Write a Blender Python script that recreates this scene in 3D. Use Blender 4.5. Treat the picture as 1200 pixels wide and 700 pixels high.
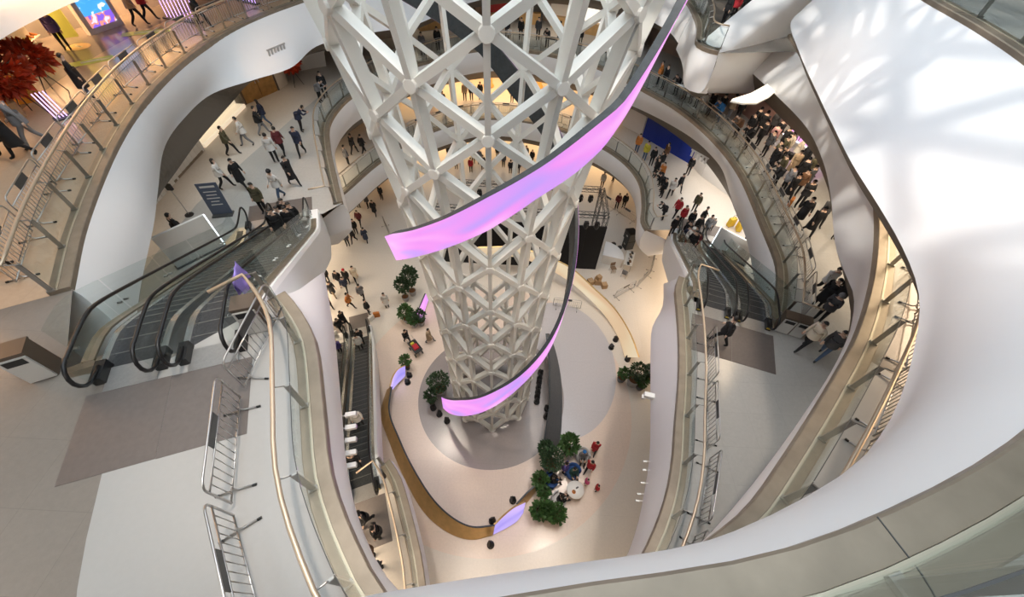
import bpy, bmesh, math, random
from mathutils import Vector, Matrix
random.seed(7)
for o in list(bpy.data.objects): bpy.data.objects.remove(o)
SC = bpy.context.scene
COL = SC.collection
PI = math.pi

# ------------------------------------------------------------------ camera
FPX = 467.0                      # focal length in pixels of a 1200 x 700 frame
CZ = 24.3                        # camera height above the ground floor
_n = Vector((580 - 600, 730 - 350, FPX)).normalized()       # straight down, camera axes x right, y down, z forward
_fw = (Vector((0, 0, 1)) - _n * _n.z).normalized()
_rt = _n.cross(_fw)
if _rt.x < 0: _rt = -_rt
RW = Matrix((_rt, _fw, -_n))     # camera axes -> world
cam_data = bpy.data.cameras.new('camera')
cam_data.sensor_width = 36.0; cam_data.lens = FPX / 1200 * 36.0
cam_data.clip_start = 0.05; cam_data.clip_end = 300
cam = bpy.data.objects.new('camera', cam_data); COL.objects.link(cam)
cx, cy, cz_ = RW @ Vector((1, 0, 0)), -(RW @ Vector((0, 1, 0))), -(RW @ Vector((0, 0, 1)))
cam.matrix_world = Matrix(((cx.x, cy.x, cz_.x, 0), (cx.y, cy.y, cz_.y, 0), (cx.z, cy.z, cz_.z, CZ), (0, 0, 0, 1)))
SC.camera = cam
def at(px, py, z):               # survey point: where the sight line through a photo point meets height z
    d = RW @ Vector((px - 600, py - 350, FPX)); s = (z - CZ) / d.z
    return (d.x * s, d.y * s)
def ats(pts, z): return [at(x, y, z) for x, y in pts]

# ------------------------------------------------------------------ world, sun, exposure
W = bpy.data.worlds.new('world'); SC.world = W; W.use_nodes = True
W.node_tree.nodes['Background'].inputs[0].default_value = (0.83, 0.93, 1.0, 1)
W.node_tree.nodes['Background'].inputs[1].default_value = 2.35
sun_d = bpy.data.lights.new('sun', 'SUN'); sun_d.energy = 1.5; sun_d.angle = math.radians(1.2); sun_d.color = (1, .95, .86)
sun = bpy.data.objects.new('sun', sun_d); COL.objects.link(sun)
sun.rotation_euler = Vector((0.72, 0.40, -0.57)).to_track_quat('-Z', 'Y').to_euler()
SC.view_settings.view_transform = 'Standard'; SC.view_settings.look = 'None'
SC.view_settings.gamma = 1; SC.view_settings.use_curve_mapping = False
SC.view_settings.exposure = 0.45

def area(name, loc, size, power, color, rot=(0, 0, 0)):
    l = bpy.data.lights.new(name, 'AREA'); l.shape = 'RECTANGLE'; l.size, l.size_y = size; l.energy = power; l.color = color
    o = bpy.data.objects.new(name, l); COL.objects.link(o); o.location = loc; o.rotation_euler = rot
    return o
Z4, Z3, Z2, Z1 = 21.3, 16.3, 11.3, 6.0
WARM = (1.0, .80, .58); NEUT = (1.0, .92, .82)
# rows of ceiling downlights below each slab
for nm, loc, size, p, c in [
    ('light_level_three_left', (-20.5, 16, 20.4), (6, 22), 4200, (1.0, .56, .27)),
    ('light_level_three_right', (14.8, 8.0, 19.6), (4, 12), 700, (1.0, .76, .52)),
    ('light_level_three_near', (-8, -3.5, 20.2), (9, 5), 160, NEUT),
    ('light_level_two_left', (-16, 22, 13.2), (3, 14), 18, WARM),
    ('light_level_two_near_left', (-18, 10, 13.2), (4, 8), 30, WARM),
    ('light_level_two_right', (15.8, 18, 12.85), (3, 16), 100, WARM),
    ('light_level_two_near_right', (13, 2, 12.8), (5, 5), 110, NEUT),
    ('light_level_two_far', (0, 44, 13.6), (26, 6), 420, WARM),
    ('light_level_one_right', (16, 25, 8.0), (5, 12), 170, NEUT),
    ('light_level_one_far', (-2, 43, 8.2), (26, 7), 620, (1.0, .66, .34)),
    ('light_level_one_left', (-16, 22, 8.0), (4, 12), 160, WARM),
    ('light_level_one_near_left', (-8, 1, 9.0), (4, 4), 260, WARM),
    ('light_ground_far', (-1, 41, 3.8), (28, 6), 650, (1.0, .70, .40)),
    ('light_ground_left', (-16.5, 20, 3.8), (5, 18), 520, WARM),
    ('light_ground_right', (13.5, 22, 3.8), (4, 18), 330, (1.0, .76, .52)),
    ('light_ground_near', (2, -2.2, 3.8), (16, 3), 300, (1.0, .74, .46)),
]: area(nm, loc, size, p * 2.0, c)
# floodlights hung round the skylight rim, trained on the ground floor
for k in range(6):
    a = 2 * PI * k / 6 + .3; l = bpy.data.lights.new('floodlight', 'SPOT'); l.energy = 3500; l.spot_size = math.radians(44); l.spot_blend = .6; l.shadow_soft_size = .5; l.color = (1.0, .84, .70)
    o = bpy.data.objects.new('floodlight', l); COL.objects.link(o); o.location = (-1 + 9 * math.cos(a), 13 + 9 * math.sin(a), 32.3)
    tgt = Vector((-1 + 5.5 * math.cos(a), 12 + 6.5 * math.sin(a), 0)); o.rotation_euler = (tgt - o.location).to_track_quat('-Z', 'Y').to_euler()

# ------------------------------------------------------------------ materials
MATS = {}
def mat(name, col, rough=.5, metal=0., noise=0., nscale=6., bump=0., emit=0., spec=.5, coat=0.):
    if name in MATS: return MATS[name]
    m = bpy.data.materials.new(name); m.use_nodes = True; nt = m.node_tree; b = nt.nodes['Principled BSDF']
    b.inputs['Base Color'].default_value = (*col, 1); b.inputs['Roughness'].default_value = rough; b.inputs['Metallic'].default_value = metal
    b.inputs['Specular IOR Level'].default_value = spec
    if coat: b.inputs['Coat Weight'].default_value = coat
    if noise or bump:
        tc = nt.nodes.new('ShaderNodeTexCoord'); nz = nt.nodes.new('ShaderNodeTexNoise'); nz.inputs['Scale'].default_value = nscale; nz.inputs['Detail'].default_value = 5
        nt.links.new(tc.outputs['Object'], nz.inputs['Vector'])
        if noise:
            r = nt.nodes.new('ShaderNodeValToRGB'); r.color_ramp.elements[0].position = .3; r.color_ramp.elements[1].position = .7
            r.color_ramp.elements[0].color = (*[max(0, c * (1 - noise)) for c in col], 1); r.color_ramp.elements[1].color = (*[min(1, c * (1 + noise)) for c in col], 1)
            nt.links.new(nz.outputs['Fac'], r.inputs[0]); nt.links.new(r.outputs[0], b.inputs['Base Color'])
        if bump:
            bp = nt.nodes.new('ShaderNodeBump'); bp.inputs['Strength'].default_value = bump; nt.links.new(nz.outputs['Fac'], bp.inputs['Height']); nt.links.new(bp.outputs[0], b.inputs['Normal'])
    if emit: b.inputs['Emission Color'].default_value = (*col, 1); b.inputs['Emission Strength'].default_value = emit
    MATS[name] = m; return m
def glass_mat(name, tint, gloss=.10, rough=.03):
    m = bpy.data.materials.new(name); m.use_nodes = True; nt = m.node_tree; nt.nodes.clear()
    o = nt.nodes.new('ShaderNodeOutputMaterial'); t = nt.nodes.new('ShaderNodeBsdfTransparent'); g = nt.nodes.new('ShaderNodeBsdfGlossy'); x = nt.nodes.new('ShaderNodeMixShader'); f = nt.nodes.new('ShaderNodeLayerWeight')
    f.inputs['Blend'].default_value = .5; t.inputs[0].default_value = (*tint, 1); g.inputs[0].default_value = (.9, .95, .95, 1); g.inputs['Roughness'].default_value = rough
    pw = nt.nodes.new('ShaderNodeMath'); pw.operation = 'POWER'; pw.inputs[1].default_value = 5
    mm = nt.nodes.new('ShaderNodeMath'); mm.operation = 'MULTIPLY_ADD'; mm.inputs[1].default_value = .6; mm.inputs[2].default_value = gloss
    nt.links.new(f.outputs['Facing'], pw.inputs[0]); nt.links.new(pw.outputs[0], mm.inputs[0]); nt.links.new(mm.outputs[0], x.inputs[0]); nt.links.new(t.outputs[0], x.inputs[1]); nt.links.new(g.outputs[0], x.inputs[2]); nt.links.new(x.outputs[0], o.inputs[0])
    MATS[name] = m; return m
white = mat('white_panel', (.84, .84, .85), .42, noise=.015, nscale=.6)
bronze = mat('bronze_metal', (.285, .235, .18), .38, .4, noise=.12, nscale=3)
groove_m = mat('pale_channel', (.52, .47, .37), .4, .5)
rail_m = mat('champagne_rail', (.62, .50, .37), .33, .55)
steel = mat('stainless_steel', (.52, .51, .50), .28, .9)
post_m = mat('brushed_post', (.34, .33, .31), .33, .8)
dark_plate = mat('dark_grey_plate', (.07, .07, .07), .5)
black = mat('black_plastic', (.012, .012, .013), .45)
rubber = mat('black_rubber', (.010, .010, .011), .35)
glass = glass_mat('balustrade_glass', (.93, .955, .95), .015)
clear_glass = glass_mat('escalator_glass', (.86, .92, .91), .03)
steelw = mat('white_steel', (.83, .81, .76), .45)

# ------------------------------------------------------------------ mesh helpers
class MB:
    def __init__(s): s.v = []; s.f = []; s.mi = []
    def add(s, vs, fs, mi=0):
        k = len(s.v); s.v += [tuple(p) for p in vs]; s.f += [tuple(i + k for i in q) for q in fs]; s.mi += [mi] * len(fs); return s
    def box(s, c, d, rz=0, mi=0, top=1.0):
        hx, hy, hz = d[0] / 2, d[1] / 2, d[2] / 2; cs, sn = math.cos(rz), math.sin(rz); vs = []
        for z in (-1, 1):
            k = 1 if z < 0 else top
            for x, y in ((-1, -1), (1, -1), (1, 1), (-1, 1)):
                a, b = x * hx * k, y * hy * k; vs.append((c[0] + a * cs - b * sn, c[1] + a * sn + b * cs, c[2] + z * hz))
        return s.add(vs, [(3, 2, 1, 0), (4, 5, 6, 7), (0, 1, 5, 4), (1, 2, 6, 5), (2, 3, 7, 6), (3, 0, 4, 7)], mi)
    def bar(s, a, b, w, h, up=Vector((0, 0, 1)), mi=0):       # a box beam from a to b, w across, h along up
        a, b = Vector(a), Vector(b); d = (b - a).normalized(); x = d.cross(up)
        if x.length < 1e-4: x = d.cross(Vector((1, 0, 0)))
        x.normalize(); y = x.cross(d).normalized(); vs = []
        for p in (a, b):
            for i, j in ((-1, -1), (1, -1), (1, 1), (-1, 1)): vs.append(p + x * (i * w / 2) + y * (j * h / 2))
        return s.add(vs, [(3, 2, 1, 0), (4, 5, 6, 7), (0, 1, 5, 4), (1, 2, 6, 5), (2, 3, 7, 6), (3, 0, 4, 7)], mi)
    def tube(s, pts, r, n=8, cap=True, mi=0):
        pts = [Vector(p) for p in pts]; rs = r if isinstance(r, (list, tuple)) else [r] * len(pts); vs = []; fs = []; prev = None
        for i, p in enumerate(pts):
            d = (pts[min(i + 1, len(pts) - 1)] - pts[max(i - 1, 0)]).normalized()
            if prev is None:
                x = d.cross(Vector((0, 0, 1)));
                if x.length < 1e-3: x = d.cross(Vector((1, 0, 0)))
            else: x = prev - d * prev.dot(d)
            x.normalize(); prev = x; y = d.cross(x)
            for k in range(n): a = 2 * PI * k / n; vs.append(p + (x * math.cos(a) + y * math.sin(a)) * rs[i])
        for i in range(len(pts) - 1):
            for k in range(n): fs.append((i * n + k, i * n + (k + 1) % n, (i + 1) * n + (k + 1) % n, (i + 1) * n + k))
        if cap: fs.append(tuple(range(n - 1, -1, -1))); fs.append(tuple((len(pts) - 1) * n + k for k in range(n)))
        return s.add(vs, fs, mi)
    def lathe(s, prof, n=16, c=(0, 0, 0), mi=0):              # prof: (radius, z)
        vs = []; fs = []
        for r, z in prof:
            for k in range(n): a = 2 * PI * k / n; vs.append((c[0] + r * math.cos(a), c[1] + r * math.sin(a), c[2] + z))
        for i in range(len(prof) - 1):
            for k in range(n): fs.append((i * n + k, i * n + (k + 1) % n, (i + 1) * n + (k + 1) % n, (i + 1) * n + k))
        fs.append(tuple(range(n - 1, -1, -1))); fs.append(tuple((len(prof) - 1) * n + k for k in range(n)))
        return s.add(vs, fs, mi)
    def grid(s, rows, mi=0):                                  # rows of equal length
        m = len(rows[0]); vs = [p for r in rows for p in r]; fs = []
        for i in range(len(rows) - 1):
            for j in range(m - 1): fs.append((i * m + j, i * m + j + 1, (i + 1) * m + j + 1, (i + 1) * m + j))
        return s.add(vs, fs, mi)
    def prism(s, pts, z0, z1, mi=0):
        n = len(pts); vs = [(x, y, z0) for x, y in pts] + [(x, y, z1) for x, y in pts]
        return s.add(vs, [tuple(range(n - 1, -1, -1)), tuple(range(n, 2 * n))] + [(i, (i + 1) % n, n + (i + 1) % n, n + i) for i in range(n)], mi)
    def mesh(s, name, mats, smooth=False):
        me = bpy.data.meshes.new(name); me.from_pydata(s.v, [], s.f)
        for m in (mats if isinstance(mats, (list, tuple)) else [mats]): me.materials.append(m)
        if any(s.mi): me.polygons.foreach_set('material_index', s.mi)
        if smooth: me.polygons.foreach_set('use_smooth', [True] * len(me.polygons))
        me.update(); return me
    def build(s, name, mats, parent=None, smooth=False, loc=(0, 0, 0), rz=0):
        return obj(name, s.mesh(name, mats, smooth), parent, loc, rz)
def obj(name, me, parent=None, loc=(0, 0, 0), rz=0):
    o = bpy.data.objects.new(name, me); COL.objects.link(o); o.location = loc; o.rotation_euler = (0, 0, rz)
    if parent is not None: o.parent = parent
    return o
def tag(o, label=None, cat=None, group=None, kind=None):
    if label: o['label'] = label
    if cat: o['category'] = cat
    if group: o['group'] = group
    if kind: o['kind'] = kind
    return o
def thing(name, label, cat, loc=(0, 0, 0), rz=0, group=None):
    o = obj(name, None, None, loc, rz); o.empty_display_size = .1
    return tag(o, label, cat, group)
def copy_tree(o, parent=None):
    c = o.copy(); COL.objects.link(c); c.parent = parent
    for ch in list(o.children): copy_tree(ch, c)
    return c
def struct(o, label=None): tag(o, label, None, None, 'structure'); return o

# ------------------------------------------------------------------ curve helpers (2D plans)
def catmull(pts, k=8, closed=False):
    P = [Vector(p) for p in pts]; n = len(P); out = []
    for i in range(n if closed else n - 1):
        p0 = P[i - 1] if (closed or i > 0) else P[0] * 2 - P[1]
        p1 = P[i]; p2 = P[(i + 1) % n]
        p3 = P[(i + 2) % n] if (closed or i + 2 < n) else P[-1] * 2 - P[-2]
        t01 = max((p1 - p0).length, 1e-4) ** .5; t12 = max((p2 - p1).length, 1e-4) ** .5; t23 = max((p3 - p2).length, 1e-4) ** .5
        m1 = (p2 - p1) + ((p1 - p0) / t01 - (p2 - p0) / (t01 + t12)) * t12
        m2 = (p2 - p1) + ((p3 - p2) / t23 - (p3 - p1) / (t12 + t23)) * t12
        for j in range(k):
            t = j / k; out.append(p1 * (2 * t**3 - 3 * t**2 + 1) + m1 * (t**3 - 2 * t**2 + t) + p2 * (-2 * t**3 + 3 * t**2) + m2 * (t**3 - t**2))
    if not closed: out.append(P[-1].copy())
    return out
def resample(pts, n):
    P = [Vector(p) for p in pts]; L = [0]
    for a, b in zip(P, P[1:]): L.append(L[-1] + (b - a).length)
    out = []; j = 0
    for i in range(n):
        d = L[-1] * i / (n - 1)
        while j < len(P) - 2 and L[j + 1] < d: j += 1
        t = 0 if L[j + 1] == L[j] else (d - L[j]) / (L[j + 1] - L[j]); out.append(P[j].lerp(P[j + 1], min(1, max(0, t))))
    return out
def plen(pts): return sum((Vector(b) - Vector(a)).length for a, b in zip(pts, pts[1:]))
def smooth2(pts, step=.5):
    c = catmull([Vector((p[0], p[1])) for p in pts]); return resample(c, max(4, int(plen(c) / step) + 1))
def normals2(P):                 # away from the atrium: right of the direction of travel
    N = []
    for i in range(len(P)):
        d = P[min(i + 1, len(P) - 1)] - P[max(i - 1, 0)]; d.normalize(); N.append(Vector((d.y, -d.x)))
    return N
def offset2(P, d): return [p + n * d for p, n in zip(P, normals2(P))]

# ================================================================== the building
# Slab edges, in plan, running counter-clockwise round the atrium (atrium on the left hand)
T3N = [(-5.76, 6.27), (-5.2, 5.75), (-4.53, 4.92), (-3.77, 3.29), (-3.17, 1.98), (-2.39, .92), (-1.72, .25), (-.6, -.3), (.8, -.3), (2.1, .3), (3.2, 1.0), (4.5, 1.8), (5.6, 2.8), (7.4, 4.6), (8.6, 5.9), (9.8, 7.5), (10.7, 8.9), (11.6, 10.5), (12.4, 12.2), (13.3, 15), (14.0, 18), (14.4, 21), (14.9, 24), (15.6, 28)]
LIP3N = [(-6.2, 8.7), (-5.0, 6.1), (-4.0, 3.6), (-3.4, 2.1), (-2.8, 1.1), (-1.9, .3), (-.6, -.35), (.9, -.35), (2.4, .2), (3.8, 1.1), (5.0, 2.0), (7.0, 3.7), (9.2, 5.8), (10.5, 7.5), (11.3, 8.9), (11.5, 9.9), (11.8, 11.2), (13.1, 14.4), (14.0, 17.1), (14.6, 20.3), (14.4, 24.1), (14.1, 26.6), (13.9, 28.6)]
T3P = [(10.5, 24.45), (9.95, 24.75), (9.6, 25.5), (9.75, 26.4), (10.1, 27.5), (10.5, 29.2), (10.7, 31)]
LIP3P = [(10.8, 24.6), (10.1, 24.7), (9.7, 25.2), (9.8, 26.3), (10.15, 27.8), (10.4, 29.5), (10.5, 31.5)]
T3M = [(10.7, 31), (10.8, 33.2), (10.4, 35.5), (8.0, 40), (4, 42.3), (-1, 42.5), (-5, 40.5), (-9, 36), (-12.2, 32.4), (-14.03, 28.9), (-15.3, 25.4), (-15.85, 22.2), (-15.8, 19.2), (-15.39, 16.5), (-14.7, 14), (-13.81, 11.6), (-12.27, 8.2), (-11.05, 6.05)]
LIP3M = [(10.5, 31.5), (10.4, 33.2), (9.8, 35), (7.5, 39), (4, 41.0), (-1, 41), (-4.5, 38), (-6.8, 34.1), (-8.1, 31.9), (-10.7, 30.1), (-13.0, 27.7), (-13.4, 24.1), (-14.7, 22.4), (-16.0, 20.6), (-16.0, 17.9), (-15.5, 15.6), (-13.9, 12.4), (-13.0, 10.7), (-11.5, 7.5), (-10.4, 5.5)]
BLK3M = [(11.6, 31.5), (11.6, 33), (10.8, 37), (8, 40.6), (4, 42.6), (-1, 42.6), (-5.5, 39.6), (-7.8, 35.6), (-9.2, 33.2), (-11.8, 31.2), (-14.6, 28.6), (-16.2, 24.7), (-16.1, 21.8), (-15.95, 19.6), (-15.75, 17.4), (-15.4, 15.2), (-15.1, 13.4), (-14.3, 11.2), (-12.6, 8), (-11.4, 5.9)]
T2M = [(10.95, 10.5), (11.5, 11.6), (12.2, 13.5), (12.5, 16.2), (12.8, 21.2), (12.2, 25.0), (10.8, 28.7), (9.3, 30.9), (8.0, 32.7), (5.9, 35.1), (3.2, 36.6), (.8, 37.6), (-2.6, 37.9), (-5.6, 36.4), (-8.2, 33.9), (-10.0, 32.1), (-11.2, 29.4), (-12.0, 27.2), (-12.1, 24.1), (-11.3, 21.6), (-10.2, 19.1), (-8.9, 16.3)]
LIP2M = [(11.4, 11.2), (12.2, 13.7), (13.0, 17.6), (13.2, 20.6), (13.6, 24.1), (13.4, 25.6), (12.7, 27.8), (11.4, 29.9), (9.6, 32), (8.1, 33.4), (6, 35.3), (3.2, 36.8), (.8, 37.8), (-2.6, 38.1), (-5.6, 36.6), (-8.2, 34.2), (-10.0, 32.4), (-11.2, 29.7), (-12.2, 27.2), (-12.3, 24.1), (-11.5, 21.6), (-10.3, 19.1), (-8.9, 16.3)]
BLK2M = [(12.0, 11.1), (13.0, 13.6), (13.9, 17.6), (14.1, 20.6), (14.15, 23.0), (13.9, 25.5), (13.3, 28.2), (12.2, 30.6), (10.8, 32.9), (9, 35), (6.6, 36.6), (3.4, 38.2), (.8, 39.2), (-2.8, 39.4), (-6.4, 37.8), (-9.2, 35.2), (-11.2, 33), (-12.4, 29.9), (-13.3, 27.2), (-13.4, 24.1), (-12.6, 21.6), (-11.4, 19.1), (-10, 16.3)]
T2N = [(-1, -1.2), (1.5, -.6), (3.5, 1.03), (4.75, 2.75), (5.35, 4.1), (5.75, 5.5), (6.25, 7.2), (6.63, 8.9), (6.9, 10.4), (7.09, 11.6), (7.4, 12.3)]
LIP2N = [(-1, -1.3), (1.5, -.7)] + ats([(718, 682), (743, 628), (757, 564), (761, 532), (762, 485), (762, 420), (764, 384), (776, 360)], 9.4) + [(7.6, 13.6)]
T1M = [(9.05, 21.7), (8.9, 22.5), (9.3, 24.6), (9.5, 27.3), (8.9, 29.6), (7.5, 31.8), (5.3, 33.7), (2.3, 35.5), (-.9, 36.3), (-3.9, 36.1), (-7.3, 33.9), (-9.4, 31.5), (-11.4, 27.7), (-12.6, 24.4), (-14.5, 20)]
T1N = [(-5.0, 5.35), (-4.4, 4.7), (-3.9, 3.8), (-3.4, 2.8), (-2.9, 1.7), (-2.5, .6), (-1.5, -1), (2, -2.3), (7.5, .5)]
T4R = [(-9, -3.6), (-4, -1.0), (-1.5, -.22), (.2, .13), (1.56, .36), (2.38, .59), (4.11, 1.32), (6.3, 2.75), (8.2, 4.7), (9.5, 7.0), (10.35, 9.4), (10.78, 11.6), (11.03, 14.0), (11.7, 17.3), (13.2, 20.2), (15.8, 22.6), (19, 24.5)]
LIP4R = [(-9, -3.9), (-4, -1.25), (-1.5, -.35), (.4, -.05), (1.4, .12), (2.2, .38), (3.12, .82), (5.36, 2.36), (6.69, 3.87), (7.44, 5.02), (7.83, 6.18), (8.1, 7.6), (8.36, 9.31), (8.8, 11.3), (9.25, 13.22), (10.2, 17.0), (11.38, 20.6), (13.4, 23.0), (17, 25.4)]
T4L = [(-14, 34), (-17.6, 26), (-18.6, 20), (-18.5, 16), (-17.9, 12.5), (-16, 7.5)]
LIP4L = [(-13, 33.4), (-16.6, 25), (-17.7, 19.3), (-17.6, 16.2), (-17.2, 14.0), (-15, 7)]

shaded_white = mat('bulkhead_painted_shade', (.13, .105, .08), .55, noise=.03, nscale=1)  # shade below the lip, put into the colour of white panelling
def band(name, top, z, lip=None, zl=None, blk=None, zb=None, bulge=.12, label=None, ret=3.5, dlip=0.06, dblk=1.0):
    T = smooth2(top, .45); n = len(T)
    zl = z - 1.75 if zl is None else zl; zb = zl - 1.0 if zb is None else zb
    Lp = resample(catmull([Vector(p) for p in lip]), n) if lip else offset2(T, dlip)
    B = resample(catmull([Vector(p) for p in blk]), n) if blk else offset2(Lp, dblk)
    N = normals2(T); rows = []
    def row(P, zz): rows.append([(p.x, p.y, zz) for p in P])
    row(T, z + .02)
    for t in (.12, .3, .5, .7, .85, .94):                    # fascia, gently swelling towards the atrium
        k = bulge * math.sin(PI * min(1, t * 1.05))
        row([a.lerp(b, t ** 1.2) - nn * k for a, b, nn in zip(T, Lp, N)], z + .02 + (zl + .02 - z) * t)
    row([b + nn * .01 for b, nn in zip(Lp, N)], zl)
    o = MB().grid(rows).build(name, white, smooth=True); struct(o, label)
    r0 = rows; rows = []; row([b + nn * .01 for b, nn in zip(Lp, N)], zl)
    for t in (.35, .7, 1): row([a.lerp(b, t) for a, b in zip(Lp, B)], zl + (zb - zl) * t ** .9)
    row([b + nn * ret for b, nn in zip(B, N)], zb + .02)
    o2 = MB().grid(rows).build('bulkhead', shaded_white, o, smooth=False)
    mb = MB(); al = r0 + rows[1:]
    for j in (0, n - 1): mb.add([r[j] for r in al], [tuple(range(len(al)))])
    mb.build('end_cap', white, o); return T
trims = {}
ED = {}
BLK3N = [(-6.9, 8.4), (-5.8, 5.8), (-4.8, 3.2), (-4.1, 1.7), (-3.4, .5), (-2.3, -.4), (-.8, -1.2), (1.2, -1.2), (3.0, -.5), (4.8, .9), (6.4, 2.1), (8.6, 4.2), (10.5, 6.4), (12.0, 8.4), (13.0, 10.1), (13.4, 11.4), (13.7, 12.8), (14.9, 16), (15.6, 18.6), (16.0, 21), (15.7, 24.8), (15.5, 27), (15.2, 29)]
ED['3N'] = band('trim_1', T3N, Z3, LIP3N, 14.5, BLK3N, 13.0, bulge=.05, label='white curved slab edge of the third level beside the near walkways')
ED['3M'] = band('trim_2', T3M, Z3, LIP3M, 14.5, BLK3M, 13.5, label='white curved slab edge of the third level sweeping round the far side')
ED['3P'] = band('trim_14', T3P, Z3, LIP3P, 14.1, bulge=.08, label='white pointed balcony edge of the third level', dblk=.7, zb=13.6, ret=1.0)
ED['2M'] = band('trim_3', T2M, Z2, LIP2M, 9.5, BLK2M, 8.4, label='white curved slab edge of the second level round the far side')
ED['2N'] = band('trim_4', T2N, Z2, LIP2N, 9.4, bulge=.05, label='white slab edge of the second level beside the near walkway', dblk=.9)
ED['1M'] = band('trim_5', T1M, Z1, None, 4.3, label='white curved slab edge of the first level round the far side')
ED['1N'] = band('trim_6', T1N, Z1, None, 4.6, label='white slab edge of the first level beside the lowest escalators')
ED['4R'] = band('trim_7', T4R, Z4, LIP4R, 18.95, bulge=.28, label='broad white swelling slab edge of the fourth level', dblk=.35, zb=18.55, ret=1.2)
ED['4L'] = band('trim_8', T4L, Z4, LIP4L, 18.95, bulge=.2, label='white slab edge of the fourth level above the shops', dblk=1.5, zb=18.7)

# ---- floors: a plate with the atrium opening cut out
from mathutils.geometry import tessellate_polygon
OUT = [(-42, -16), (42, -16), (42, 58), (-42, 58)]
def plate(hole, z, name, m, label):
    H = [Vector((p[0], p[1], 0)) for p in hole]; Oq = [Vector((x, y, 0)) for x, y in OUT]
    tri = tessellate_polygon([Oq, H]); V = Oq + H
    me = bpy.data.meshes.new(name); me.from_pydata([(v.x, v.y, z) for v in V], [], [t if (V[t[1]] - V[t[0]]).cross(V[t[2]] - V[t[0]]).z > 0 else t[::-1] for t in tri]); me.materials.append(m)
    return struct(obj(name, me), label)
def floor_mat(name, col, tile=1.2, speck=.05, rough=.16, joint=.82):
    m = bpy.data.materials.new(name); m.use_nodes = True; nt = m.node_tree; b = nt.nodes['Principled BSDF']; L = nt.links.new
    tc = nt.nodes.new('ShaderNodeTexCoord'); nz = nt.nodes.new('ShaderNodeTexNoise'); nz.inputs['Scale'].default_value = 9; nz.inputs['Detail'].default_value = 8; nz.inputs['Roughness'].default_value = .75
    n2 = nt.nodes.new('ShaderNodeTexNoise'); n2.inputs['Scale'].default_value = .35
    r = nt.nodes.new('ShaderNodeValToRGB'); r.color_ramp.elements[0].position = .32; r.color_ramp.elements[1].position = .68
    r.color_ramp.elements[0].color = (*[c * (1 - speck) for c in col], 1); r.color_ramp.elements[1].color = (*[min(1, c * (1 + speck)) for c in col], 1)
    L(tc.outputs['Object'], nz.inputs['Vector']); L(tc.outputs['Object'], n2.inputs['Vector']); L(nz.outputs['Fac'], r.inputs[0])
    br = nt.nodes.new('ShaderNodeTexBrick'); br.offset = 0; br.inputs['Color1'].default_value = (1, 1, 1, 1); br.inputs['Color2'].default_value = (.97, .97, .97, 1); br.inputs['Mortar'].default_value = (joint, joint, joint, 1)
    br.inputs['Scale'].default_value = 1; br.inputs['Mortar Size'].default_value = .004; br.inputs['Brick Width'].default_value = tile; br.inputs['Row Height'].default_value = tile
    L(tc.outputs['Object'], br.inputs['Vector'])
    mx = nt.nodes.new('ShaderNodeMixRGB'); mx.blend_type = 'MULTIPLY'; mx.inputs[0].default_value = 1; L(r.outputs[0], mx.inputs[1]); L(br.outputs[0], mx.inputs[2]); L(mx.outputs[0], b.inputs['Base Color'])
    b.inputs['Roughness'].default_value = rough; MATS[name] = m; return m
f_grey = floor_mat('grey_terrazzo', (.47, .46, .435))
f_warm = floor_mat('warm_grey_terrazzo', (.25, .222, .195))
f_white = floor_mat('white_terrazzo', (.43, .42, .405), 9, .02, .3, .99)
f_cream = floor_mat('cream_terrazzo', (.66, .60, .53), 2.4)
f_beige = floor_mat('beige_terrazzo', (.70, .58, .50), 3.6, .06, .2)
f_light = floor_mat('pale_terrazzo', (.66, .61, .55), 4.8, .05, .25)
f_lilac = floor_mat('dark_terrazzo', (.30, .265, .26), 3.6, .05, .2)
def tl(k): return [(p.x, p.y) for p in ED[k]]
OP3 = tl('3N')[:-6] + tl('3P') + tl('3M') + [(-9.45, 3.65), (-5.75, 5.1)]
OP2 = tl('2N') + [(7.75, 10.95), (10.75, 9.7)] + tl('2M') + [(-9.6, 15.4), (-13.2, 14.0), (-13.6, 10), (-12, 4), (-6, -2)]
OP1 = tl('1N')[:-1] + [(8, 1), (14, 8), (15, 17), (14.8, 20.4), (11, 21.9)] + tl('1M') + [(-15, 12), (-12, 5), (-8.4, 3.2), (-5.0, 4.6)]
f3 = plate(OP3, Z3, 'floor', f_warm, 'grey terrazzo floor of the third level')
f2 = plate(OP2, Z2, 'floor', f_grey, 'grey terrazzo floor of the second level')
f1 = plate(OP1, Z1, 'floor', f_cream, 'cream terrazzo floor of the first level')
OP4 = tl('4R') + [(24, 30), (20, 46), (0, 50), (-16, 40)] + tl('4L') + [(-15, 2)]
f4 = plate(OP4, Z4, 'floor', f_grey, 'grey terrazzo floor of the fourth level')
g = MB().prism([(-42, -16), (42, -16), (42, 58), (-42, 58)], -.3, 0).build('floor', f_light); struct(g, 'pale terrazzo ground floor of the atrium')
def disc(c, r0, r1, z, m, label, a0=0, a1=2 * PI, n=96, sx=1.0):
    rows = [[(c[0] + r * math.cos(a0 + (a1 - a0) * k / n) * sx, c[1] + r * math.sin(a0 + (a1 - a0) * k / n), z) for k in range(n + 1)] for r in (r0, r1)]
    mb = MB().grid([rows[1], rows[0]]); o = mb.build('floor', m); return struct(o, label)
TWR = (-1.0, 11.6)
disc(TWR, 0.0, 4.75, .006, f_lilac, 'dark grey terrazzo disc round the foot of the tower')
disc(TWR, 4.75, 9.1, .004, f_beige, 'beige terrazzo ring round the tower')
disc((3.4, 14.2), 0.0, 5.4, .0052, floor_mat('silver_terrazzo', (.52, .50, .52), 3.6), 'silver grey terrazzo patch on the ground floor', sx=.75)
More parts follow.
